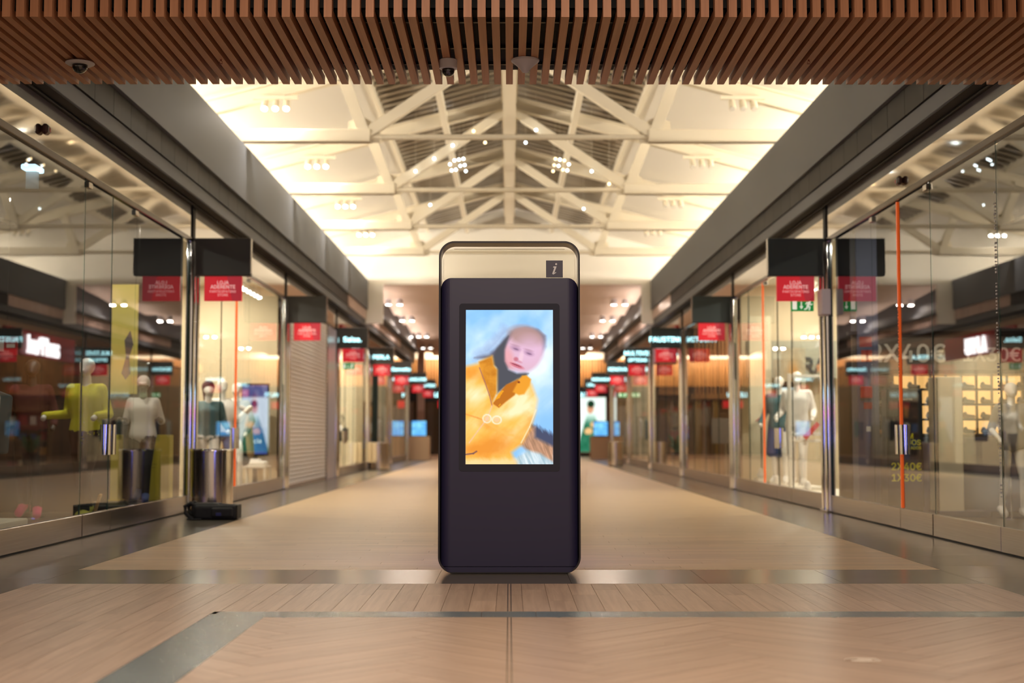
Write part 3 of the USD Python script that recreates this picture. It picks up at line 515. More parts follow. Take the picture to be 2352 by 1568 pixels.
# emergency exit signs
def exit_sign(loc, label, face='y'):
    t = thing('exit_sign', label, 'exit sign', loc); part(t, 'board', rb(-.145, .145, -.012, .012, -.075, .075, .003), mat('exit_green', col(10, 130, 60), .4, emit=col(10, 130, 60), power=.7)); W_ = mat('exit_white', col(225, 245, 225), .4, emit=col(225, 245, 225), power=.7)
    part(t, 'doorway', bx(-.125, -.07, -.014, -.012, -.052, .052), W_); part(t, 'arrow', ext(Polygon([(-.018, .045), (-.006, .045), (-.006, -.012), (.012, -.012), (-.012, -.05), (-.036, -.012), (-.018, -.012)]), -.014, -.012), W_)
    part(t, 'running_figure', ext(shapely.union_all([shapely.Point(.098, .048).buffer(.012), shapely.LineString([(.088, .032), (.066, -.01)]).buffer(.012), shapely.LineString([(.088, .03), (.06, .036), (.045, .016)]).buffer(.006), shapely.LineString([(.088, .028), (.108, .006), (.125, .016)]).buffer(.006), shapely.LineString([(.066, -.01), (.094, -.022), (.088, -.055)]).buffer(.008), shapely.LineString([(.066, -.01), (.058, -.04), (.03, -.05)]).buffer(.008)]), -.014, -.012), W_); part(t, 'bracket', bx(-.01, .01, -.008, .008, .075, .13), DARKRAIL); return t
exit_sign((3.72, 18.0, 2.60), 'green exit sign with running figure under the nearest right promotion board'); exit_sign((-3.72, 32.85, 2.55), 'green exit sign under the third left promotion board'); exit_sign((3.78, 47.4, 2.3), 'green exit sign by the fifth right shop sign')
solo('white_box', rb(3.86, 3.975, 17.5, 17.75, 2.44, 2.76, .01), mat('box_white', col(205, 190, 200), .5), 'white wall box on the pilaster beside the right exit sign', 'box')

# ------------------------------------------------------------------ bins, bag, floor litter
def bin_(loc, h, r, label):
    t = thing('waste_bin', label, 'bin', loc); part(t, 'drum', lathe([[0, .02], [r - .01, .02], [r, .03], [r, h - .03], [r - .004, h - .025], [r - .03, h - .025], [r - .03, h - .3], [0, h - .3]], (0, 0, 0), 56), BINSTEEL, smooth=30); part(t, 'rim', lathe([[r - .035, h - .025], [r + .006, h - .025], [r + .006, h - .008], [r, h], [r - .035, h], [r - .035, h - .025]], (0, 0, 0), 56), CHROME, smooth=40)
    part(t, 'base_ring', lathe([[0, 0], [r - .02, 0], [r - .02, .022], [0, .022]], (0, 0, 0), 40), GLOSSBLACK); part(t, 'seam', bx(r * .64 - .003, r * .64 + .003, -r * .79, -r * .765, .04, h - .03), STEEL); return t
bin_((-3.56, 17.1, 0), .79, .25, 'tall round polished steel waste bin behind the black bag'); bin_((-3.62, 39.5, 0), .76, .29, 'round steel waste bin far down the left side'); bin_((3.32, 44.6, 0), .76, .24, 'round steel waste bin far down the right side')
BAGM = grain('bag_fabric', (.006, .006, .007), (.014, .014, .016), (60, 60, 60), rough=.65, vary=.1, bump=.3)
t = thing('backpack', 'black camera backpack lying on the grey floor tiles in front of the bin', 'bag', (-3.36, 16.25, 0))
def pil(x0, x1, y0, y1, z0, z1, r): return [[((x, y, z), r) for x in (x0 + r, x1 - r) for y in (y0 + r, y1 - r) for z in (z0 + r, z1 - r)]]
part(t, 'body', soft(pil(-.20, .285, -.14, .16, .0, .17, .04) + pil(-.24, .1, -.12, .14, .02, .19, .05), .03, 6), BAGM, smooth=60); part(t, 'front_pocket', soft(pil(.0, .25, -.165, -.10, .03, .14, .025), .03, 4), BAGM, smooth=60); part(t, 'side_flap', rb(.275, .292, -.12, .14, .01, .168, .006), BAGM)
for yy in (-.09, .10): part(t, 'shoulder_strap', tube([(-.16, yy, .15), (-.24, yy - .01, .19), (-.30, yy - .02, .15), (-.29, yy - .03, .08), (-.24, yy - .04, .03), (-.21, yy - .03, .02)], .022), BAGM, smooth=50)
part(t, 'strap', tube([(-.2, -.13, .02), (-.26, -.16, .012), (-.2, -.19, .012), (-.1, -.17, .012)], .01), BAGM); part(t, 'zip', tube([(-.18, -.06, .176), (0, -.08, .188), (.1, -.05, .18), (.25, .0, .168)], .006), mat('zip_grey', col(60, 70, 80), .3)); part(t, 'badge', rb(.06, .12, -.168, -.160, .05, .085, .003), mat('badge_blue', col(40, 44, 110), .3))
solo('plastic_clip', tube([(1.42, 6.1, .004), (1.48, 6.13, .004), (1.55, 6.1, .006), (1.56, 6.05, .004), (1.50, 6.04, .004), (1.44, 6.06, .004), (1.47, 6.085, .004), (1.53, 6.075, .004)], .003), mat('clip_white', col(235, 225, 210), .4), 'tiny white plastic clip lying on the herringbone floor', 'clip')

# ------------------------------------------------------------------ spotlights on the trusses and in the far ceiling
LIT = glow('lit_lens', (1, .97, .9), 14)
def spots(loc, label, lit, n=3, small=False):
    t = thing('spotlight_bar', label, 'spotlight', loc, group=None)
    part(t, 'track', bx(-.32, .32, -.03, .03, .12, .17), TRUSSW); 
    for i in range(n):
        x = (i - (n - 1) / 2) * .155
        if lit: disk(f'truss_lamp_{int(loc[1])}_{"left" if loc[0] < 0 else "right"}_{i}', loc[0] + x, loc[1] - .05, loc[2] - .045, .04, CREAM, 850, (0, -16, 0))
        h = part(t, 'head', cyl((x, -.03, -.02), (x, .06, .1), .05, 16), TRUSSW, smooth=40); part(h, 'stem', cyl((x, .02, .05), (x, .02, .13), .012, 8), TRUSSW); part(h, 'lens', cyl((x, -.036, -.028), (x, -.030, -.020), .042, 16), LIT if lit else mat('unlit_lens', col(205, 200, 190), .3))
for i, y in enumerate(TY[1:]):
    spots((-3.33, y - .08, zr(3.33) - .48 + .02), f'lit three-lamp spotlight bar under the {NTH[i]} visible rafter on the left', True)
    spots((3.33, y - .08, zr(3.33) - .48 + .02), f'unlit three-lamp spotlight bar under the {NTH[i]} visible rafter on the right', False)
OCT = 0
for s, n, xs in ((-1, 'left', (-3.26, -3.3, -3.42, -3.5)), (1, 'right', (3.15, 3.2, 3.3, 3.3))):
    for i, (x, y) in enumerate(zip(xs, (40.3, 46, 53.5, 60.5))):
        t = thing('ceiling_spotlight', f'pair of round spotlights in the far ceiling, {OR[i]} pair on the {n}', 'spotlight', (x, y, 4.72))
        for dx in (-.18, .14) if i != 2 or s > 0 else (-.3, 0, .3): disk(f'far_lamp_{n}_{i}_{int(dx * 100) + 50}', x + dx, y, 4.64, .07, (1, .82, .66), 500); h = part(t, 'housing', lathe([[0, -.06], [.09, -.06], [.09, .1], [0, .1]], (dx, 0, 0), 16), PLASTICW); part(h, 'lens', lathe([[0, -.068], [.075, -.068], [.075, -.06], [0, -.06]], (dx, 0, 0), 16), LIT)
ORDN = ['first', 'second', 'third', 'fourth', 'fifth', 'sixth', 'seventh', 'eighth', 'ninth', 'tenth', 'eleventh']
CNT = [ORDN[k] for k in (5, 3, 2, 1, 6, 8, 7, 9, 10, 0, 4)] + [ORDN[k // 2] for k in range(18)]
for i, (x, y, z) in enumerate([(-.62, 24.3, 6.2), (-.98, 24.3, 5.95), (-1.3, 24.3, 5.72), (-1.62, 24.3, 5.5), (-.42, 24.3, 6.0), (.46, 24.3, 6.22), (.28, 24.3, 6.0), (1.42, 24.3, 5.5), (1.72, 24.3, 5.28), (-1.6, 28.5, 5.6), (1.5, 28.5, 5.52)] + [(s * (.85 + .09 * ((k * 5) % 4)), 26.0 + .18 * k, 6.05 + .02 * (k % 3)) for k in range(9) for s in (-1, 1)]):
    t = thing('pin_light', (f'{CNT[i]} bead imitating a skylight reflection in the dense cluster ' + ('left' if x < 0 else 'right') + ' of the ridge, counted from the front' if i > 10 else f'single bead imitating a skylight reflection, hanging {CNT[i]} in the row below the ridge, counted from the left') , 'lamp', (x, y, 0), group='beads imitating skylight reflections'); part(t, 'bulb', trimesh.creation.icosphere(1, .024).apply_translation([0, 0, z]), glow('pin_light', (.85, .98, 1), 9) if i % 4 else glow('reflection_bead_warm', (1, .75, .4), 6)); part(t, 'cable', cyl((0, 0, z + .02), (0, 0, zr(x) + .17), .002, 5), TRUSSW)  # glowing beads stand in for reflections in the skylight glass; cables added
# ------------------------------------------------------------------ mannequins
CLO = {k: mat('cloth_' + k, col(*v), .8) for k, v in dict(yellow=(214, 208, 40), maroon=(80, 30, 36), black=(22, 22, 24), white=(238, 232, 226), blue=(60, 80, 130), teal=(80, 110, 116), coat=(176, 140, 96), grey=(118, 116, 118), pink=(230, 70, 130), lemon=(205, 200, 90), green=(60, 120, 84)).items()}
def mannequin(loc, rz, label, skin, top, bottom, H=1.78, stride=0., hat=None, arm=(.35, -.1), shoes='white', dress=False, coat=None, hair=None):
    k = H / 1.78; V = lambda x, y, z: (x * k, y * k, z * k); t = thing('mannequin', label, 'mannequin', loc, rz)
    hip, chest, neck, head = V(0, 0, .95), V(0, -.02, 1.33), V(0, -.01, 1.50), V(0, -.02, 1.66)
    arms, legs, feet = [], [], []
    for s in (-1, 1):
        sh, el = V(s * .17, -.01, 1.42), V(s * .25, .04 - arm[1] * s * .5, 1.15); wr = V(s * .25 + s * .02, -.12 - arm[0] * .3 + arm[1] * s, 1.15 - .22 + arm[0] * .25); hd = V(s * .26, -.17 - arm[0] * .3 + arm[1] * s, 1.08 - .22 + arm[0] * .3)
        arms += [[(sh, .052 * k), (el, .038 * k)], [(el, .038 * k), (wr, .026 * k)], [(wr, .024 * k), (hd, .030 * k)]]
        st = s * stride; hp, kn, an, to = V(s * .09, 0, .92), V(s * .10, -.06 - st * .45, .50), V(s * .10, -st * .75 + .03 + (.16 * stride if s < 0 else 0), .09 + (.10 * stride if s < 0 else 0)), V(s * .12, -st * .75 - .12, .035 + (.03 * stride if s < 0 else 0))
        legs += [[(hp, .086 * k), (kn, .056 * k)], [(kn, .055 * k), (an, .036 * k)]]; feet += [[(an, .042 * k), (to, .034 * k)]]
    grow = lambda bones, g: [[(p, r + g) for p, r in b] for b in bones]
    torso = [[(V(-.08, 0, .95), .10 * k), (V(.08, 0, .95), .10 * k), (V(-.06, 0, 1.12), .09 * k), (V(.06, 0, 1.12), .09 * k)], [(V(-.06, 0, 1.12), .09 * k), (V(.06, 0, 1.12), .09 * k), (V(-.10, -.02, 1.32), .095 * k), (V(.10, -.02, 1.32), .095 * k), (V(-.15, 0, 1.42), .05 * k), (V(.15, 0, 1.42), .05 * k)]]
    hd_ = [[(V(0, 0, 1.42), .055 * k), (V(0, -.01, 1.56), .048 * k)], [(V(0, -.0, 1.68), .085 * k), (V(0, -.045, 1.62), .06 * k), (V(0, .03, 1.66), .07 * k)], [(V(0, -.09, 1.635), .016 * k), (V(0, -.10, 1.62), .014 * k)]]
    part(t, 'body', soft(torso + hd_ + arms + legs + feet, .035, 8), skin, smooth=70)
    if top: part(t, 'top', soft(grow(torso, .014) + grow([b for i, b in enumerate(arms) if i % 3 < (2 if H > 1.7 else 1)], .014), .04, 6), top, smooth=70)
    if dress: part(t, 'skirt', soft([[(V(-.09, 0, 1.0), .10 * k), (V(.09, 0, 1.0), .10 * k), (V(-.14, 0, .52), .09 * k), (V(.14, 0, .52), .09 * k)]], .05, 4), bottom, smooth=70)
    elif bottom: part(t, 'trousers', soft(grow(legs, .012) + [[(V(-.08, 0, .95), .115 * k), (V(.08, 0, .95), .115 * k)]], .04, 6), bottom, smooth=70)
    if coat: part(t, 'coat', soft([[(V(.16, .02, 1.40), .07 * k), (V(.20, .04, .62), .09 * k), (V(.10, .10, .62), .08 * k)], [(V(-.16, .02, 1.40), .07 * k), (V(-.20, .06, .62), .08 * k)]], .05, 5), coat, smooth=70)
    if hat: c = part(t, 'cap', soft([[(V(0, .0, 1.70), .095 * k), (V(0, -.02, 1.72), .09 * k)], [(V(-.05, -.11, 1.69), .012 * k), (V(.05, -.11, 1.69), .012 * k), (V(0, -.17, 1.675), .010 * k)]], .03, 4), hat, smooth=60)
    if hair: part(t, 'wig', soft([[(V(0, .02, 1.70), .10 * k), (V(0, .07, 1.56), .07 * k), (V(0, .10, 1.48), .05 * k)]], .03, 4), hair, smooth=70)
    f = [p for b in feet for p, r in b[1:]]; part(t, 'shoe', soft(grow(feet[:1], .012), .03, 4), CLO[shoes], smooth=60); part(t, 'shoe', soft(grow(feet[1:], .012), .03, 4), CLO[shoes], smooth=60)
    part(t, 'stand', cat(lathe([[0, -.02], [.17, -.02], [.17, -.01], [0, -.008]], (0, .06, 0), 28), cyl((0, .07, -.01), (0, .07, .45), .008, 8)), CHROME); return t
SKW, SKD = mat('mannequin_white', col(232, 226, 218), .35), mat('mannequin_dark', col(70, 62, 58), .4)
FLOORZ = .022

# ------------------------------------------------------------------ first shop on the left: sports wear, dark
YEL = mat('yellow_print', col(236, 218, 110), .5); YELP = mat('yellow_plinth', col(214, 196, 62), .5)
t = thing('banner', 'tall pale yellow banner hanging behind the nearest left glass', 'banner', (-4.66, 17.2, 0)); part(t, 'print', rb(-.16, .16, -.008, .008, 1.45, 2.78, .003), YEL); part(t, 'top_bar', cyl((-.18, 0, 2.79), (.18, 0, 2.79), .012, 10), CHROME); part(t, 'cable', cat(cyl((-.16, 0, 2.79), (-.16, 0, 3.59), .003, 6), cyl((.16, 0, 2.79), (.16, 0, 3.59), .003, 6)), CHROME); part(t, 'figure', ext(Polygon([(.02, 1.62), (.08, 1.7), (.06, 1.9), (.11, 2.05), (.07, 2.22), (.0, 2.1), (.02, 1.9), (-.03, 1.7)]), -.0095, -.008), mat('figure_grey', col(110, 98, 96), .6))
part_ = lambda *a, **k: part(*a, **k)
p = solo('display_platform', rb(-4.95, -4.1, 16.2, 17.6, .022, .16, .01), mat('platform_grey', col(70, 66, 60), .4), 'low grey display platform behind the nearest left glass door', 'platform')
p = solo('display_platform', rb(-5.2, -4.10, 9.0, 12.2, .022, .25, .01), mat('platform_white', col(232, 226, 206), .5), 'low white display platform at the left edge of the picture', 'platform')
t = thing('display_plinth', 'tall yellow display box beside the striding mannequin', 'plinth', (-4.29, 17.48, .16)); part(t, 'box', rb(-.15, .15, -.1, .1, 0, .80, .006), YELP); part(t, 'print', cat(bx(-.06, -.02, -.1015, -.10, .40, .404), bx(-.06, .0, -.1015, -.10, .44, .444)), mat('print_grey', col(120, 110, 60), .6))
t = thing('display_plinth', 'narrow yellow display board left of the striding mannequin', 'plinth', (-4.80, 17.45, .16)); part(t, 'box', rb(-.05, .05, -.10, .10, 0, .80, .006), YELP); part(t, 'foot', rb(-.07, .07, -.12, .12, .0, .012, .002), YELP)
mannequin((-4.33, 16.85, .18), 6, 'striding dark mannequin with white cap behind the nearest left glass', SKD, CLO['white'], CLO['black'], 1.46, .5, hat=CLO['white'], arm=(1.0, .0), shoes='blue')
mannequin((-4.66, 15.7, FLOORZ), -10, 'mannequin in a bright yellow jacket behind the nearest left glass', SKW, CLO['yellow'], CLO['black'], 1.80, .3, arm=(.8, .05), shoes='lemon')
mannequin((-5.5, 16.4, FLOORZ), 10, 'mannequin in a maroon top deep inside the nearest left shop', SKD, CLO['maroon'], CLO['black'], 1.82, .2, arm=(.4, .05), shoes='pink')
def rail(loc, rz, label, n, cols, w=1.2, zt=1.5, Lg=.7):
    t = thing('garment_rack', label, 'clothes rack', loc, rz)
    part(t, 'rail', cyl((-w / 2, 0, zt), (w / 2, 0, zt), .014, 10), CHROME)
    for s in (-1, 1): part(t, 'leg', cyl((s * w / 2, 0, 0), (s * w / 2, 0, zt), .014, 10), CHROME); part(t, 'foot', rb(s * w / 2 - .02, s * w / 2 + .02, -.2, .2, 0, .02, .004), CHROME)
    for i in range(n):
        x = -w / 2 + .1 + i * (w - .2) / max(n - 1, 1); l = Lg * (.85 + .3 * ((i * 7) % 5) / 5)
        g = part(t, 'garment', soft([[((x, 0, zt - .06), .02), ((x, -.2, zt - .14), .03), ((x, .2, zt - .14), .03), ((x, -.17, zt - l), .028), ((x, .17, zt - l), .028)]], .06, 3), cols[i % len(cols)], smooth=60); part(g, 'hanger', tube([(x, 0, zt - .05), (x, .0, zt - .005), (x, .018, zt + .016), (x, .0, zt + .024)], .004, 6), CHROME)
    return t
rail((-5.0, 12.9, FLOORZ), 80, 'rack of white and blue garments inside the nearest left shop', 6, [CLO['white'], CLO['teal'], CLO['blue'], CLO['grey']], 1.3, 1.42, .75); rail((-6.2, 14.6, FLOORZ), 60, 'rack of dark garments deep inside the nearest left shop', 7, [CLO['black'], CLO['grey'], CLO['maroon'], CLO['blue']], 1.6, 1.5, .8); rail((-7.4, 12.4, FLOORZ), 30, 'rack of mixed garments at the back of the nearest left shop', 8, [CLO['grey'], CLO['coat'], CLO['black'], CLO['teal']], 1.8, 1.5, .8)
t = thing('emergency_light', 'lit emergency light with hanging plate inside the nearest left shop', 'lamp', (-4.4, 13.0, 3.38)); part(t, 'housing', rb(-.07, .07, -.12, .12, 0, .05, .01), glow('emergency_glow', (.55, .8, 1), 2.2)); part(t, 'hanging_plate', bx(-.06, .06, -.004, .004, -.16, .0), mat('plate_pale', col(150, 180, 190), .3)); part(t, 'suspension', cyl((0, 0, .05), (0, 0, .23), .006, 6), CHROME)
t = thing('fire_sign', 'red and white fire equipment sign standing in for a reflection in the nearest left glass', 'sign', (-5.45, 15.4, 0)); part(t, 'board', bx(-.12, .12, -.004, .004, 1.82, 2.02), mat('fire_red', col(160, 40, 36), .5)); part(t, 'symbol', cat(bx(-.09, -.03, -.006, -.004, 1.86, 1.98), bx(.0, .09, -.006, -.004, 1.9, 1.94)), mat('fire_white', col(220, 200, 190), .5)); part(t, 'cable', cyl((0, 0, 2.02), (0, 0, 3.6), .003, 6), CHROME)  # added in place of the mirror image of the opposite fire sign

solo('wooden_wedge', bar((-4.22, 14.42, .03), (-4.10, 14.34, .36), .02, .055, up=(0, 1, 0)), mat('wedge_tan', col(206, 164, 106), .6), 'small tan wooden stick leaning inside the nearest left glass door', 'wooden stick')

# ------------------------------------------------------------------ second shop on the left: lit, beige
mannequin((-4.42, 21.9, FLOORZ), 30, 'white mannequin with raised arm and blue jeans in the second left shop', SKW, CLO['white'], CLO['blue'], 1.80, .35, arm=(1.6, .1)); mannequin((-4.42, 23.1, FLOORZ), -15, 'white mannequin in dark dress and tan coat in the second left shop', SKW, CLO['grey'], CLO['black'], 1.80, .1, arm=(.2, 0), dress=True, coat=CLO['coat']); mannequin((-4.42, 20.9, FLOORZ), 20, 'mannequin with dark red wig at the front of the second left shop', SKW, CLO['teal'], CLO['white'], 1.72, .2, arm=(.5, .05), hair=CLO['maroon'])
def screen_print(u, v):
    n = meshkit.fbm(np.stack([u * 7, v * 5, 0 * u], 1), 4, 2); C = np.stack([.28 + .5 * n, .30 + .45 * n, .62 + .3 * n], 1); f = np.exp(-((u - .5) / .16) ** 2) * (v > .3); C = C * (1 - f[:, None] * .7) + f[:, None] * .7 * np.array([.78, .86, .95]); r = np.exp(-((u - .48) / .1) ** 2 - ((v - .26) / .1) ** 2); C = C * (1 - r[:, None]) + r[:, None] * np.array([.75, .2, .4]); C[v > .62] *= [.45, .6, .9]; return lin(np.clip(C, 0, 1))
t = thing('display_screen', 'tall blue and purple advertising screen in the second left shop', 'screen', (-4.44, 24.85, 0)); part(t, 'casing', rb(-.24, .24, -.0, .06, .60, 1.86, .008), BLACK); painted_part(t, 'picture', lattice(-.22, .22, .63, 1.83, 30, 70, screen_print, -.003), painted('screen_print', .95)); part(t, 'foot', rb(-.2, .2, -.12, .16, 0.022, .05, .006), BLACK); part(t, 'post', bx(-.04, .04, .06, .10, .05, 1.0), BLACK); part(t, 'lettering', text('fecia', .075, .004, (0, -.004, .82), 'y'), glow('screen_letters', (.8, .9, 1), 1.2))
WHT = mat('furniture_white', col(236, 228, 214), .4)
def table(loc, label, w=.6, d=.6, h=.5, rz=0):
    t = thing('display_table', label, 'table', loc, rz); part(t, 'top', rb(-w / 2, w / 2, -d / 2, d / 2, h - .04, h, .005), WHT)
    for a in (-1, 1):
        for b in (-1, 1): part(t, 'leg', rb(a * (w / 2 - .02) - .02, a * (w / 2 - .02) + .02, b * (d / 2 - .02) - .02, b * (d / 2 - .02) + .02, 0, h - .04, .004), WHT)
    return t
table((-4.30, 24.2, FLOORZ), 'low white display table behind the second left glass', .44, .6, .42); table((-5.0, 24.2, FLOORZ), 'taller white display table behind the low one in the second left shop', .6, .6, .86)
solo('folded_garment', soft(pil(-.22, .22, -.2, .2, 0, .09, .04) + pil(-.18, .1, -.16, .14, .06, .13, .03), .04, 4).apply_scale(.85).apply_translation([-4.30, 24.2, .444]), CLO['white'], 'white folded garment lying on the low table in the second left shop', 'clothing', smooth=60)
t = thing('handbag', 'white handbag standing on the taller display table in the second left shop', 'bag', (-5.0, 24.2, .884)); part(t, 'body', soft(pil(-.22, .22, -.08, .08, 0, .26, .04), .05, 4), CLO['white'], smooth=60); part(t, 'handle', tube([(-.12, 0, .24), (-.1, 0, .38), (0, 0, .42), (.1, 0, .38), (.12, 0, .24)], .012), CLO['white'], smooth=50)
t = thing('track_light', 'row of small white lamps along a ceiling track in the second left shop', 'light', (-4.35, 23.3, 3.32)); part(t, 'track', bx(-.02, .02, -1.3, 1.3, .1, .13), WHT); part(t, 'rod', cat(cyl((0, -1, .13), (0, -1, .27), .006, 6), cyl((0, 1, .13), (0, 1, .27), .006, 6)), WHT)
for i in range(8): h = part(t, 'lamp', cyl((0, -1.2 + i * .34, .1), (.04, -1.25 + i * .34, 0), .045, 12), WHT); part(h, 'lens', cyl((.042, -1.253 + i * .34, -.006), (.04, -1.25 + i * .34, .002), .038, 12), LIT)
ORG = mat('orange_seal', col(255, 112, 40), .4, emit=col(255, 100, 30), power=.3)
def seal(s, y, label, z0=.22, z1=3.345, marks=False):
    t = thing('door_seal', label, 'seal', (s * 3.99, y, 0)); part(t, 'strip', bx(-.012, .012, -.014, .014, z0, z1), ORG)
    if marks: part(t, 'print', cat([bx(-.0135, -.012, -.012, .006, 1.55 + i * .028, 1.55 + i * .028 + .012 + .006 * (i % 3)) for i in range(26)] if s > 0 else []), BLACK)
    return t
seal(-1, 20.75, 'orange strip on the door edge of the second left shop'); seal(1, 14.5, 'bright orange strip on the door edge of the nearest right shop', marks=True); seal(1, 22.3, 'orange strip on the door edge of the second right shop')

# ------------------------------------------------------------------ third shop on the left: closed roller shutter
t = thing('roller_shutter', 'closed white roller shutter of the third shop on the left', 'shutter', kind=None); SHW = mat('shutter_white', col(244, 238, 240), .4)
spr = Polygon([(3.985, .0), (4.0, .004), (4.0, .066), (3.985, .070), (3.978, .05), (3.976, .035), (3.978, .02)])
sm = trimesh.creation.extrude_polygon(spr, 5.4, engine='earcut'); v = sm.vertices.copy()
for i in range(41): part(t, 'slat', trimesh.Trimesh(np.stack([-v[:, 0], 25.5 + v[:, 2], .06 + i * .0775 + v[:, 1]], 1), sm.faces[:, ::-1], process=False), SHW)
part(t, 'bottom_bar', rb(-4.01, -3.97, 25.5, 30.9, .004, .06, .004), STEEL); part(t, 'guide', rb(-4.02, -3.95, 25.42, 25.5, 0, 3.35, .005), STEEL); part(t, 'guide', rb(-4.02, -3.95, 30.9, 30.98, 0, 3.35, .005), STEEL); part(t, 'box', rb(-4.2, -3.98, 25.42, 30.98, 3.24, 3.355, .01), SHW)
solo('wall_pier', rb(-4.02, -3.97, 30.98, 32.5, 0, 3.355, .004), mat('pier_pale', col(190, 182, 200), .3), 'pale panelled pier between the roller shutter and the fourth left shop', 'pier', kind='structure')

# ------------------------------------------------------------------ further shops on the left
mannequin((-4.5, 35.6, FLOORZ), 15, 'white mannequin in a white top in the fourth left shop', SKW, CLO['white'], CLO['grey'], 1.8, .2, arm=(.6, .05)); solo('partition', rb(-4.75, -4.2, 39.0, 39.08, .022, 3.2, .006), mat('panel_cream', col(236, 222, 190), .5), 'tall cream display panel in the fourth left shop', 'panel')
t = thing('handbag', 'dark handbag hanging on a stand in the fourth left shop', 'bag', (-4.4, 37.4, 0)); part(t, 'body', soft(pil(-.17, .17, -.07, .07, .80, 1.15, .04), .05, 4), CLO['black'], smooth=60); part(t, 'strap', tube([(-.1, 0, 1.1), (-.06, 0, 1.4), (0, 0, 1.5), (.06, 0, 1.4), (.1, 0, 1.1)], .012), CLO['black']); part(t, 'stand', cat(cyl((0, .05, .022), (0, .05, 1.52), .012, 8), cyl((0, .05, 1.5), (0, 0, 1.5), .012, 8), cyl((0, .05, .022), (0, .05, .04), .15, 20)), CHROME)
solo('green_column', cyl((-3.86, 40.9, 0), (-3.86, 40.9, 3.3), .09, 20), mat('column_green', col(20, 44, 46), .3), 'dark green column behind the far left waste bin', 'column', smooth=40)
def cabinet(loc, rz, label, w, h, cols, body, shelves=4, items=6):
    t = thing('display_shelf', label, 'shelf', loc, rz); part(t, 'back_panel', bx(-w / 2, w / 2, .28, .30, 0, h), body)
    for s in (-1, 1): part(t, 'side', bx(s * w / 2 - .015, s * w / 2 + .015, 0, .3, 0, h), body)
    for i in range(shelves + 1): part(t, 'shelf', bx(-w / 2, w / 2, 0, .29, i * (h - .03) / shelves, i * (h - .03) / shelves + .03), body)
    return t
def goods(loc, w, h, shelves, cols, label, group, kindn='package', per=6, depth=.12):
    for i in range(shelves):
        for j in range(per):
            hh = (h / shelves) * (.35 + .4 * RNG.random()); ww = w / per * (.5 + .35 * RNG.random()); x = -w / 2 + (j + .5) * w / per; z = i * (h - .03) / shelves + .0305
            solo(kindn, rb(loc[0] + x - ww / 2, loc[0] + x + ww / 2, loc[1] + .05, loc[1] + .05 + depth, loc[2] + z, loc[2] + z + hh, .006), cols[int(RNG.integers(len(cols)))], f'package {ORDN[j]} from the left on the {("bottom", "second", "third", "top")[i]} board of the {label}', kindn, group)
GC = [mat('goods_' + n, col(*c), .5) for n, c in dict(amber=(214, 150, 70), cream=(236, 214, 170), brown=(110, 72, 50), red=(150, 40, 40), blue=(70, 100, 160), white=(230, 226, 220)).items()]
WOODB = mat('cabinet_wood', col(150, 108, 68), .5)
cabinet((-4.75, 44.2, FLOORZ), 0, 'wooden display shelf in the fifth left shop', 1.1, 2.0, GC, WOODB); goods((-4.75, 44.2, FLOORZ), 1.1, 2.0, 4, GC, 'fifth left wooden shelf', 'packages on the fifth left shelf', per=4)
rail((-4.6, 46, FLOORZ), 0, 'rack of red and dark garments in the fifth left shop', 6, [CLO['maroon'], CLO['black'], CLO['white']], 1.0, 1.5); rail((-4.7, 50, FLOORZ), 0, 'rack of pale garments in the sixth left shop', 6, [CLO['white'], CLO['coat'], CLO['green']], 1.2, 1.5)
SCB = painted('far_screen', 1.3)
def far_print(u, v): n = meshkit.fbm(np.stack([u * 4, v * 6, 0 * u], 1), 3, 4); return lin(np.stack([.2 + .5 * n, .5 + .5 * n, .9 + .1 * n], 1))
for x, y, z, lab in ((-3.55, 56.0, 1.05, 'small bright blue screen on a counter at the end of the left side'), (3.75, 58.5, 1.05, 'small bright blue screen on a counter at the end of the right side')):
    t = thing('display_screen', lab, 'screen', (x, y, 0)); part(t, 'casing', rb(-.3, .3, 0, .06, .92, 1.55, .01), BLACK); painted_part(t, 'picture', lattice(-.28, .28, .95, 1.52, 10, 12, far_print, -.003), SCB); part(t, 'counter', rb(-.42, .42, -.1, .5, 0, .92, .01), mat('counter_beige', col(190, 160, 130), .5))

# ------------------------------------------------------------------ first shop on the right: dark, shelves along the far partition
PY = 17.2
t = thing('header_panel', 'dark header panel with large pale prices across the nearest right shop', 'sign', (5.5, PY, 0)); part(t, 'panel', bx(-1.35, 1.45, -.02, .04, 1.74, 2.16), mat('header_brown', col(96, 84, 72), .5)); part(t, 'rail', cat(bx(-1.4, 1.5, -.05, .06, 2.16, 2.21), bx(-1.4, 1.5, -.05, .06, 1.69, 1.74)), mat('header_rail', col(150, 142, 146), .4))
part(t, 'lettering', text('2X40€', .21, .01, (-.68, -.02, 1.84), 'y'), mat('header_letter', col(206, 196, 180), .5)); part(t, 'lettering', text('1X30€', .16, .01, (.34, -.02, 1.85), 'y'), mat('header_letter')); part(t, 'bracket', bx(-1.3, -1.26, 0, .04, 2.21, 3.6), DARKRAIL); part(t, 'bracket', bx(1.3, 1.34, 0, .04, 2.21, 3.6), DARKRAIL)
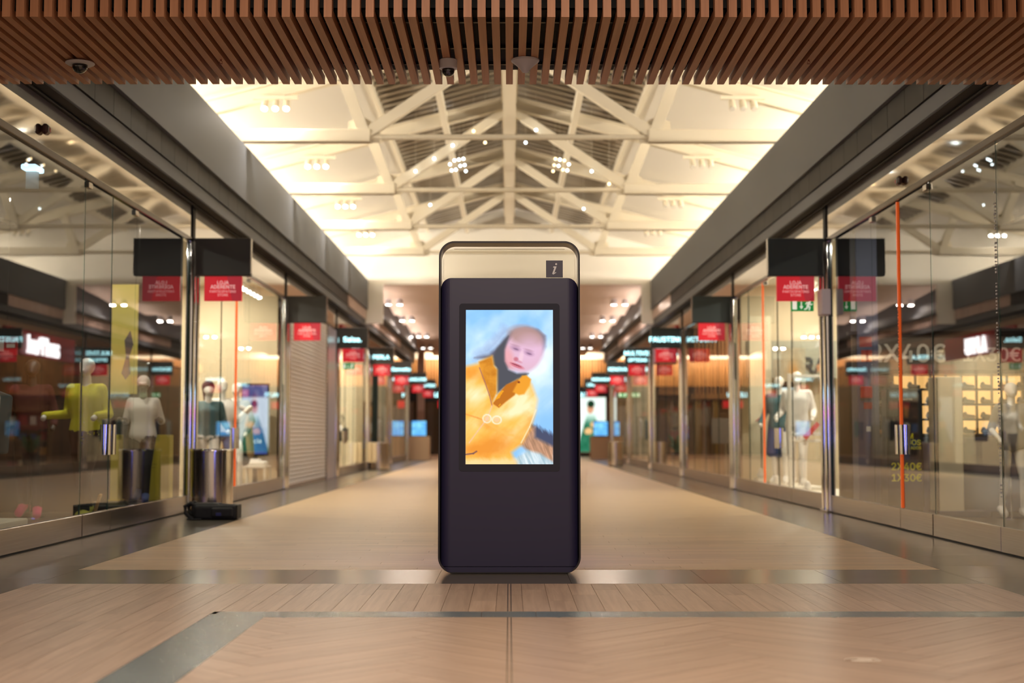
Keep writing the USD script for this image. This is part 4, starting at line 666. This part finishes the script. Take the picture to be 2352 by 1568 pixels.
t = thing('wall_pillar', 'blue-grey pillar with fire call point inside the nearest right shop', 'pillar', (4.32, PY + .05, 0)); part(t, 'shaft', rb(-.12, .14, -.1, .2, .022, 3.6, .006), mat('pillar_blue', col(86, 92, 120), .5)); part(t, 'call_point', rb(-.09, .05, -.14, -.1, 1.40, 1.54, .008), mat('call_red', col(190, 24, 30), .4)); part(t, 'fire_sign', bx(-.09, .06, -.106, -.1, 2.02, 2.14), mat('fire_red')); part(t, 'fire_sign', bx(-.07, .06, -.106, -.1, 1.84, 1.98), mat('fire_red')); part(t, 'fire_sign', bx(-.05, .05, -.106, -.1, 1.27, 1.35), mat('fire_red')); part(t, 'switch', bx(-.02, .03, -.106, -.1, 1.0, 1.06), WHT)
BLUEG = mat('cabinet_bluegrey', col(92, 90, 108), .5)
t = thing('display_shelf', 'backlit amber wall shelf with shoes in the nearest right shop', 'shelf', (5.75, PY + .25, 0))
part(t, 'back_panel', bx(-.95, .62, .26, .3, .95, 1.76), glow('amber_glow', (1, .52, .17), 1.3)); part(t, 'blue_panel', bx(.62, .80, .24, .3, .95, 1.76), mat('panel_blue', col(70, 88, 150), .5))
for i in range(5): part(t, 'shelf', rb(-1.35, .8, .0, .26, .95 + i * .185, .975 + i * .185, .004), mat('shelf_brown', col(92, 72, 58), .4))
for i in range(9): part(t, 'divider', bx(-.9 + i * .19, -.885 + i * .19, .20, .26, .96, 1.72), mat('shelf_brown'))
part(t, 'cabinet', rb(-1.35, .8, -.05, .3, .022, .93, .006), BLUEG)
SHC = [mat('shoe_' + n, col(*c), .5) for n, c in dict(tan=(170, 110, 64), dark=(34, 28, 28), white=(226, 220, 212), grey=(120, 112, 110)).items()]
for i in range(4):
    for j in range(9):
        x, z = 5.75 - 1.2 + j * .225, .975 + i * .185 + .001; Pz = lambda u, w, r: ((x + u, PY + .38, z + w + r), r)
        solo('shoe', soft([[Pz(-.05, .0, .03), Pz(.06, .0, .022)], [Pz(-.05, .0, .03), Pz(-.045, .035, .024)]], .04, 2), SHC[(i * 3 + j * 5) % 4], f'{("tan", "dark", "white", "grey")[(i * 3 + j * 5) % 4]} low shoe, {ORDN[j]} from the left on the {("lowest", "second lowest", "second highest", "top")[i]} amber shelf board', 'shoe', 'shoes on the amber shelf', smooth=60)
t = thing('fridge', 'tall white cabinet beside the amber shelf in the nearest right shop', 'cabinet', (5.16, 16.85, .022)); part(t, 'body', rb(-.14, .16, -.15, .2, 0, 1.62, .01), mat('cabinet_cream', col(222, 208, 178), .5)); part(t, 'plinth', rb(-.15, .45, -.2, .2, -.02, .05, .004), BLUEG); part(t, 'door_edge', bx(-.145, -.135, -.16, -.15, .05, 1.6), CHROME)
t = thing('dark_totem', 'dark glossy stand with yellow price lettering in the nearest right shop', 'stand', (4.62, 16.6, .022)); part(t, 'body', rb(-.22, .19, -.0, .25, 0, 1.47, .01), mat('totem_dark', col(48, 50, 54), .25)); part(t, 'frame', cat(bx(-.225, -.215, -.01, 0, .1, 1.47), bx(.185, .195, -.01, 0, .1, 1.47)), DARKRAIL); part(t, 'lettering', text('HONEFFEN', .022, .002, (-.0, -.0, 1.34), 'y'), mat('header_letter')); YL = mat('yellow_letters', col(236, 228, 40), .5)
for tx, hh, xx, zz in (('UM', .062, .02, .89), ('CGOS', .058, .06, .82), ('PROMADOS', .032, .05, .77), ('2X40€', .080, -.0, .53), ('1X30€', .080, -.0, .40)): part(t, 'lettering', text(tx, hh, .003, (xx, 0, zz), 'y'), YL)
mannequin((5.75, 16.3, FLOORZ), 0, 'pale mannequin in a grey top before the amber shelf', SKW, CLO['grey'], None, 1.55, .15, arm=(.4, .05)); mannequin((7.0, 15.3, FLOORZ), 20, 'mannequin in dark clothes deep in the nearest right shop', SKD, CLO['black'], CLO['grey'], 1.78, .15, arm=(.4, .05))
t = thing('window_lettering', 'column of tiny white letters running down the nearest right glass', 'lettering'); part(t, 'marks', cat([bx(3.988, 3.9935, 11.60 - .012, 11.60 + .012 * ((i * 7) % 3 + 1) / 3, .45 + i * .03, .45 + i * .03 + .010 + .006 * (i % 2)) for i in range(84) if i % 11 not in (4, 5)]), mat('print_white', col(190, 188, 186), .5), kind='stuff')

# ------------------------------------------------------------------ second shop on the right: lit, pale
solo('wall_lettering', text('TRA', .26, .02, (5.2, 24.75, 2.05), 'y'), mat('dark_letters', col(60, 62, 62), .5), 'large dark letters on the grey header inside the second right shop', 'lettering'); solo('display_header', bx(4.14, 6.6, 24.76, 24.9, 1.95, 2.6), mat('header_sage', col(150, 148, 132), .6), 'sage grey header panel inside the second right shop', 'panel')
solo('display_wall', bx(4.12, 4.5, 24.4, 24.5, .022, 3.0), mat('display_wall_cream', col(226, 212, 182), .6), 'cream display wall inside the second right shop', 'panel')
t = thing('clothes_stand', 'tall white metal clothes frame in the second right shop', 'frame', (4.42, 21.15, .152))
for x in (-.26, .26): part(t, 'upright', rb(x - .025, x + .025, -.025, .025, 0, 1.72, .004), WHT)
for z in (1.66, .80, .70): part(t, 'crossbar', rb(-.26, .26, -.02, .02, z, z + .04, .004), WHT)
part(t, 'base', rb(-.26, .26, -.15, .15, 0, .05, .004), WHT); part(t, 'leaflet', bar((-.05, -.05, .76), (.16, -.05, .98), .01, .07), mat('leaflet_red', col(226, 80, 74), .5))
mannequin((4.45, 22.0, .172), -20, 'white mannequin in a white outfit in the second right shop', SKW, CLO['white'], CLO['white'], 1.78, .2, arm=(.5, .05)); mannequin((4.42, 23.3, .172), -20, 'mannequin in a blue skirt in the second right shop', SKW, CLO['teal'], CLO['blue'], 1.76, .1, arm=(.3, .05), dress=True)
t = thing('light_box', 'bright white light panel behind the white mannequin in the second right shop', 'light panel', (4.72, 23.75, 0)); part(t, 'panel', rb(-.25, .12, 0, .05, .85, 1.75, .004), glow('light_panel', (.95, 1, .97), 1.6)); part(t, 'frame', cat(bx(-.28, -.25, -.01, .06, .152, 1.85), bx(.12, .15, -.01, .06, .152, 1.85), bx(-.28, .15, -.01, .06, 1.75, 1.85)), BLACK)
def poster(u, v): n = meshkit.fbm(np.stack([u * 5, v * 5, 0 * u], 1), 3, 6); f = np.exp(-((u - .5) / .22) ** 2 - ((v - .62) / .3) ** 2); C = np.array([.84, .80, .70]) - n[:, None] * .2; C = C * (1 - f[:, None]) + f[:, None] * np.array([.85, .62, .36]); return lin(C)
t = thing('poster', 'hanging poster of an orange figure in the second right shop', 'poster', (4.78, 23.9, 0)); part(t, 'board', bx(-.2, .2, 0, .02, 1.72, 2.42), WHT); painted_part(t, 'print', lattice(-.2, .2, 1.72, 2.42, 16, 26, poster, -.002), painted('poster_print', 1, glossy=True)); part(t, 'cable', cyl((0, .01, 2.42), (0, .01, 3.59), .003, 6), CHROME)
t = thing('leaflet_stand', 'thin black stand with tilted red holder in the second right shop', 'stand', (4.28, 24.2, .152)); part(t, 'pole', cyl((0, 0, 0), (0, 0, 1.06), .012, 10), BLACK); part(t, 'base', cyl((0, 0, 0), (0, 0, .015), .13, 20), BLACK); part(t, 'holder', bar((-.09, 0, 1.04), (.12, 0, 1.22), .12, .015), mat('holder_red', col(190, 90, 90), .4))
solo('display_platform', rb(4.08, 4.95, 18.6, 24.38, .003, .15, .008), WHT, 'long low white display platform behind the second right glass', 'platform')
for x, y, z, lab in ((4.22, 22.7, .152, 'white shoe lying on the platform between the two mannequins of the second right shop'), (4.20, 20.2, .152, 'white shoe at the near end of the long white platform'), (4.16, 23.7, .252, 'white shoe on a small block at the far end of the long white platform')):
    Pz = lambda u, w, r: ((x + w * 0, y + u, z + w + r), r); solo('shoe', soft([[Pz(-.10, .0, .05), Pz(.13, .0, .035)], [Pz(-.09, .0, .05), Pz(-.085, .08, .042)]], .03, 3), CLO['white'], lab, 'shoe', smooth=60)
solo('display_block', rb(4.09, 4.24, 23.52, 23.9, .151, .25, .006), WHT, 'small white block under a shoe on the long white platform', 'block')
t = thing('hanging_lamp_row', 'row of tilted white reflector lamps in the second right shop', 'light', (4.65, 21.8, 3.0)); part(t, 'track', bx(-.02, .02, -.9, .9, .3, .33), WHT); part(t, 'rod', cyl((0, 0, .33), (0, 0, .6), .008, 6), WHT)
for i in range(4): h = part(t, 'reflector', lathe([[.02, .12], [.10, 0], [.094, 0], [.015, .115]], (0, -.7 + i * .45, .16), 16), WHT); part(h, 'bulb', trimesh.creation.icosphere(1, .05).apply_translation([0, -.7 + i * .45, .2]), LIT)

# ------------------------------------------------------------------ third to sixth shops on the right
t = thing('slat_feature_wall', 'wooden slatted feature wall inside the third right shop', 'wall panel', (0, 0, 0))
for i in range(30): part(t, 'slat', bx(4.2 + i * .09, 4.255 + i * .09, 32.3, 32.4, 1.9, 3.5), SLATF)
part(t, 'beam', bx(4.15, 7, 32.25, 32.4, 1.78, 1.9), SLATF)
for i in range(6): part(t, 'post', bx(4.2 + i * .42, 4.34 + i * .42, 32.3, 32.4, .022, 1.78), mat('olive_post', col(150, 112, 52), .5))
t = thing('notice_board', 'pale notice board standing inside the third right shop', 'board', (4.55, 30.6, 0)); part(t, 'board', rb(-.2, .2, 0, .03, .78, 1.32, .004), mat('board_grey', col(170, 156, 142), .6)); part(t, 'legs', cat(cyl((-.15, .015, .022), (-.15, .015, .8), .012, 8), cyl((.15, .015, .022), (.15, .015, .8), .012, 8)), DARKRAIL)
solo('counter', rb(4.75, 5.9, 30.9, 31.5, .022, .85, .01), mat('counter_pale', col(190, 164, 134), .5), 'pale wooden counter inside the third right shop', 'counter')
t = thing('slat_feature_wall', 'wooden slatted feature wall inside the fourth right shop', 'wall panel', (0, 0, 0))
for i in range(24): part(t, 'slat', bx(4.2 + i * .1, 4.26 + i * .1, 39.7, 39.8, 2.2, 3.5), SLATF)
part(t, 'beam', bx(4.15, 6.6, 39.65, 39.8, 2.08, 2.2), SLATF); part(t, 'backing', bx(4.15, 6.6, 39.8, 39.85, .022, 2.1), mat('feature_brown', col(130, 96, 70), .6))
cabinet((4.8, 37.8, FLOORZ), 0, 'wooden display shelf in the fourth right shop', 1.1, 1.6, GC, WOODB); goods((4.8, 37.8, FLOORZ), 1.1, 1.6, 4, GC, 'fourth right wooden shelf', 'packages on the fourth right shelf', per=4)
t = thing('potted_plant', 'small green plant in a dark square planter in the fourth right shop', 'plant', (4.35, 36.8, FLOORZ)); part(t, 'planter', rb(-.15, .15, -.2, .2, 0, .5, .01), BLACK)
for i, a in enumerate(np.linspace(0, 6.28, 12)): part(t, 'leaf', soft([[((.05 * math.cos(a), .05 * math.sin(a), .5), .02), ((.16 * math.cos(a), .16 * math.sin(a), .66 + .1 * (i % 3)), .035), ((.24 * math.cos(a), .24 * math.sin(a), .70 + .12 * (i % 3)), .012)]], .06, 1), CLO['green'], smooth=60)
rail((4.6, 45, FLOORZ), 0, 'rack of mixed garments in the fifth right shop', 6, [CLO['white'], CLO['teal'], CLO['maroon']], 1.1, 1.5); rail((4.7, 51, FLOORZ), 0, 'rack of pale garments in the sixth right shop', 6, [CLO['white'], CLO['coat'], CLO['blue']], 1.2, 1.5)
def green_ad(u, v):
    n = meshkit.fbm(np.stack([u * 9, v * 14, 0 * u], 1), 3, 8); C = np.tile([.93, 1., .96], (len(u), 1)); b = np.clip(((v - .30) * 5), 0, 1) * (np.abs(u - .5) < .12 + .55 * np.clip(v - .28, 0, .7)); C = C * (1 - b[:, None]) + b[:, None] * (np.array([.08, .36, .24]) + n[:, None] * .2); f = (np.hypot((u - .48) / .12, (v - .2) / .10) < 1); C[f] = [.85, .62, .48]; h = (np.hypot((u - .5) / .13, (v - .12) / .07) < 1); C[h] = [.10, .22, .14]
    for a, c in ((.62, (.5, .55)), (.42, (.62, .7))): m = np.hypot((u - a) / .14, (v - c[0]) / .06) < 1; C[m] = [.92, .74, .50]
    return lin(np.clip(C, 0, 1))
t = thing('light_box', 'tall backlit advertising box of a figure in green at the far end', 'advertising light box', (3.75, 65.5, 0)); part(t, 'casing', rb(-.72, .72, 0, .2, .15, 2.75, .02), WHT); painted_part(t, 'picture', lattice(-.68, .68, .2, 2.7, 40, 70, green_ad, -.004), painted('green_picture', 1.2)); part(t, 'foot', rb(-.5, .5, 0, .25, 0, .15, .01), DARKRAIL)
for x, lab in ((-4.1, 'pale square column at the end of the hall on the left'), (4.95, 'pale square column at the end of the hall beside the green light box')): t = thing('column', lab, 'column', (x, 66, 0)); part(t, 'shaft', rb(-.16, .16, -.16, .16, 0, 5, .01), mat('column_pale', col(206, 186, 180), .5)); part(t, 'foot', rb(-.18, .18, -.18, .18, 0, .12, .01), STEEL)
for x, txt, lab in ((-3.2, 'LEFTIN', 'glowing cyan lettering on the dark front at the far end, left'), (3.4, 'MODALIS', 'glowing cyan lettering on the dark front at the far end, right')): solo('front_lettering', text(txt, .2, .03, (x, 69.9, 2.85), 'y'), NEON, lab, 'sign')
for x, z, txt, lab in ((-3.0, 2.3, 'SALE', 'red lit board on the dark shop at the far end, left'), (3.2, 2.25, 'PROMO', 'red lit board on the dark shop at the far end, right')): t = thing('promotion_board', lab, 'sign', (x, 69.88, z)); part(t, 'board', rb(-.5, .5, 0, .06, 0, .36, .01), RED); part(t, 'frame', cat(bx(-.52, .52, -.005, .07, .36, .38), bx(-.52, .52, -.005, .07, -.02, 0)), DARKRAIL)
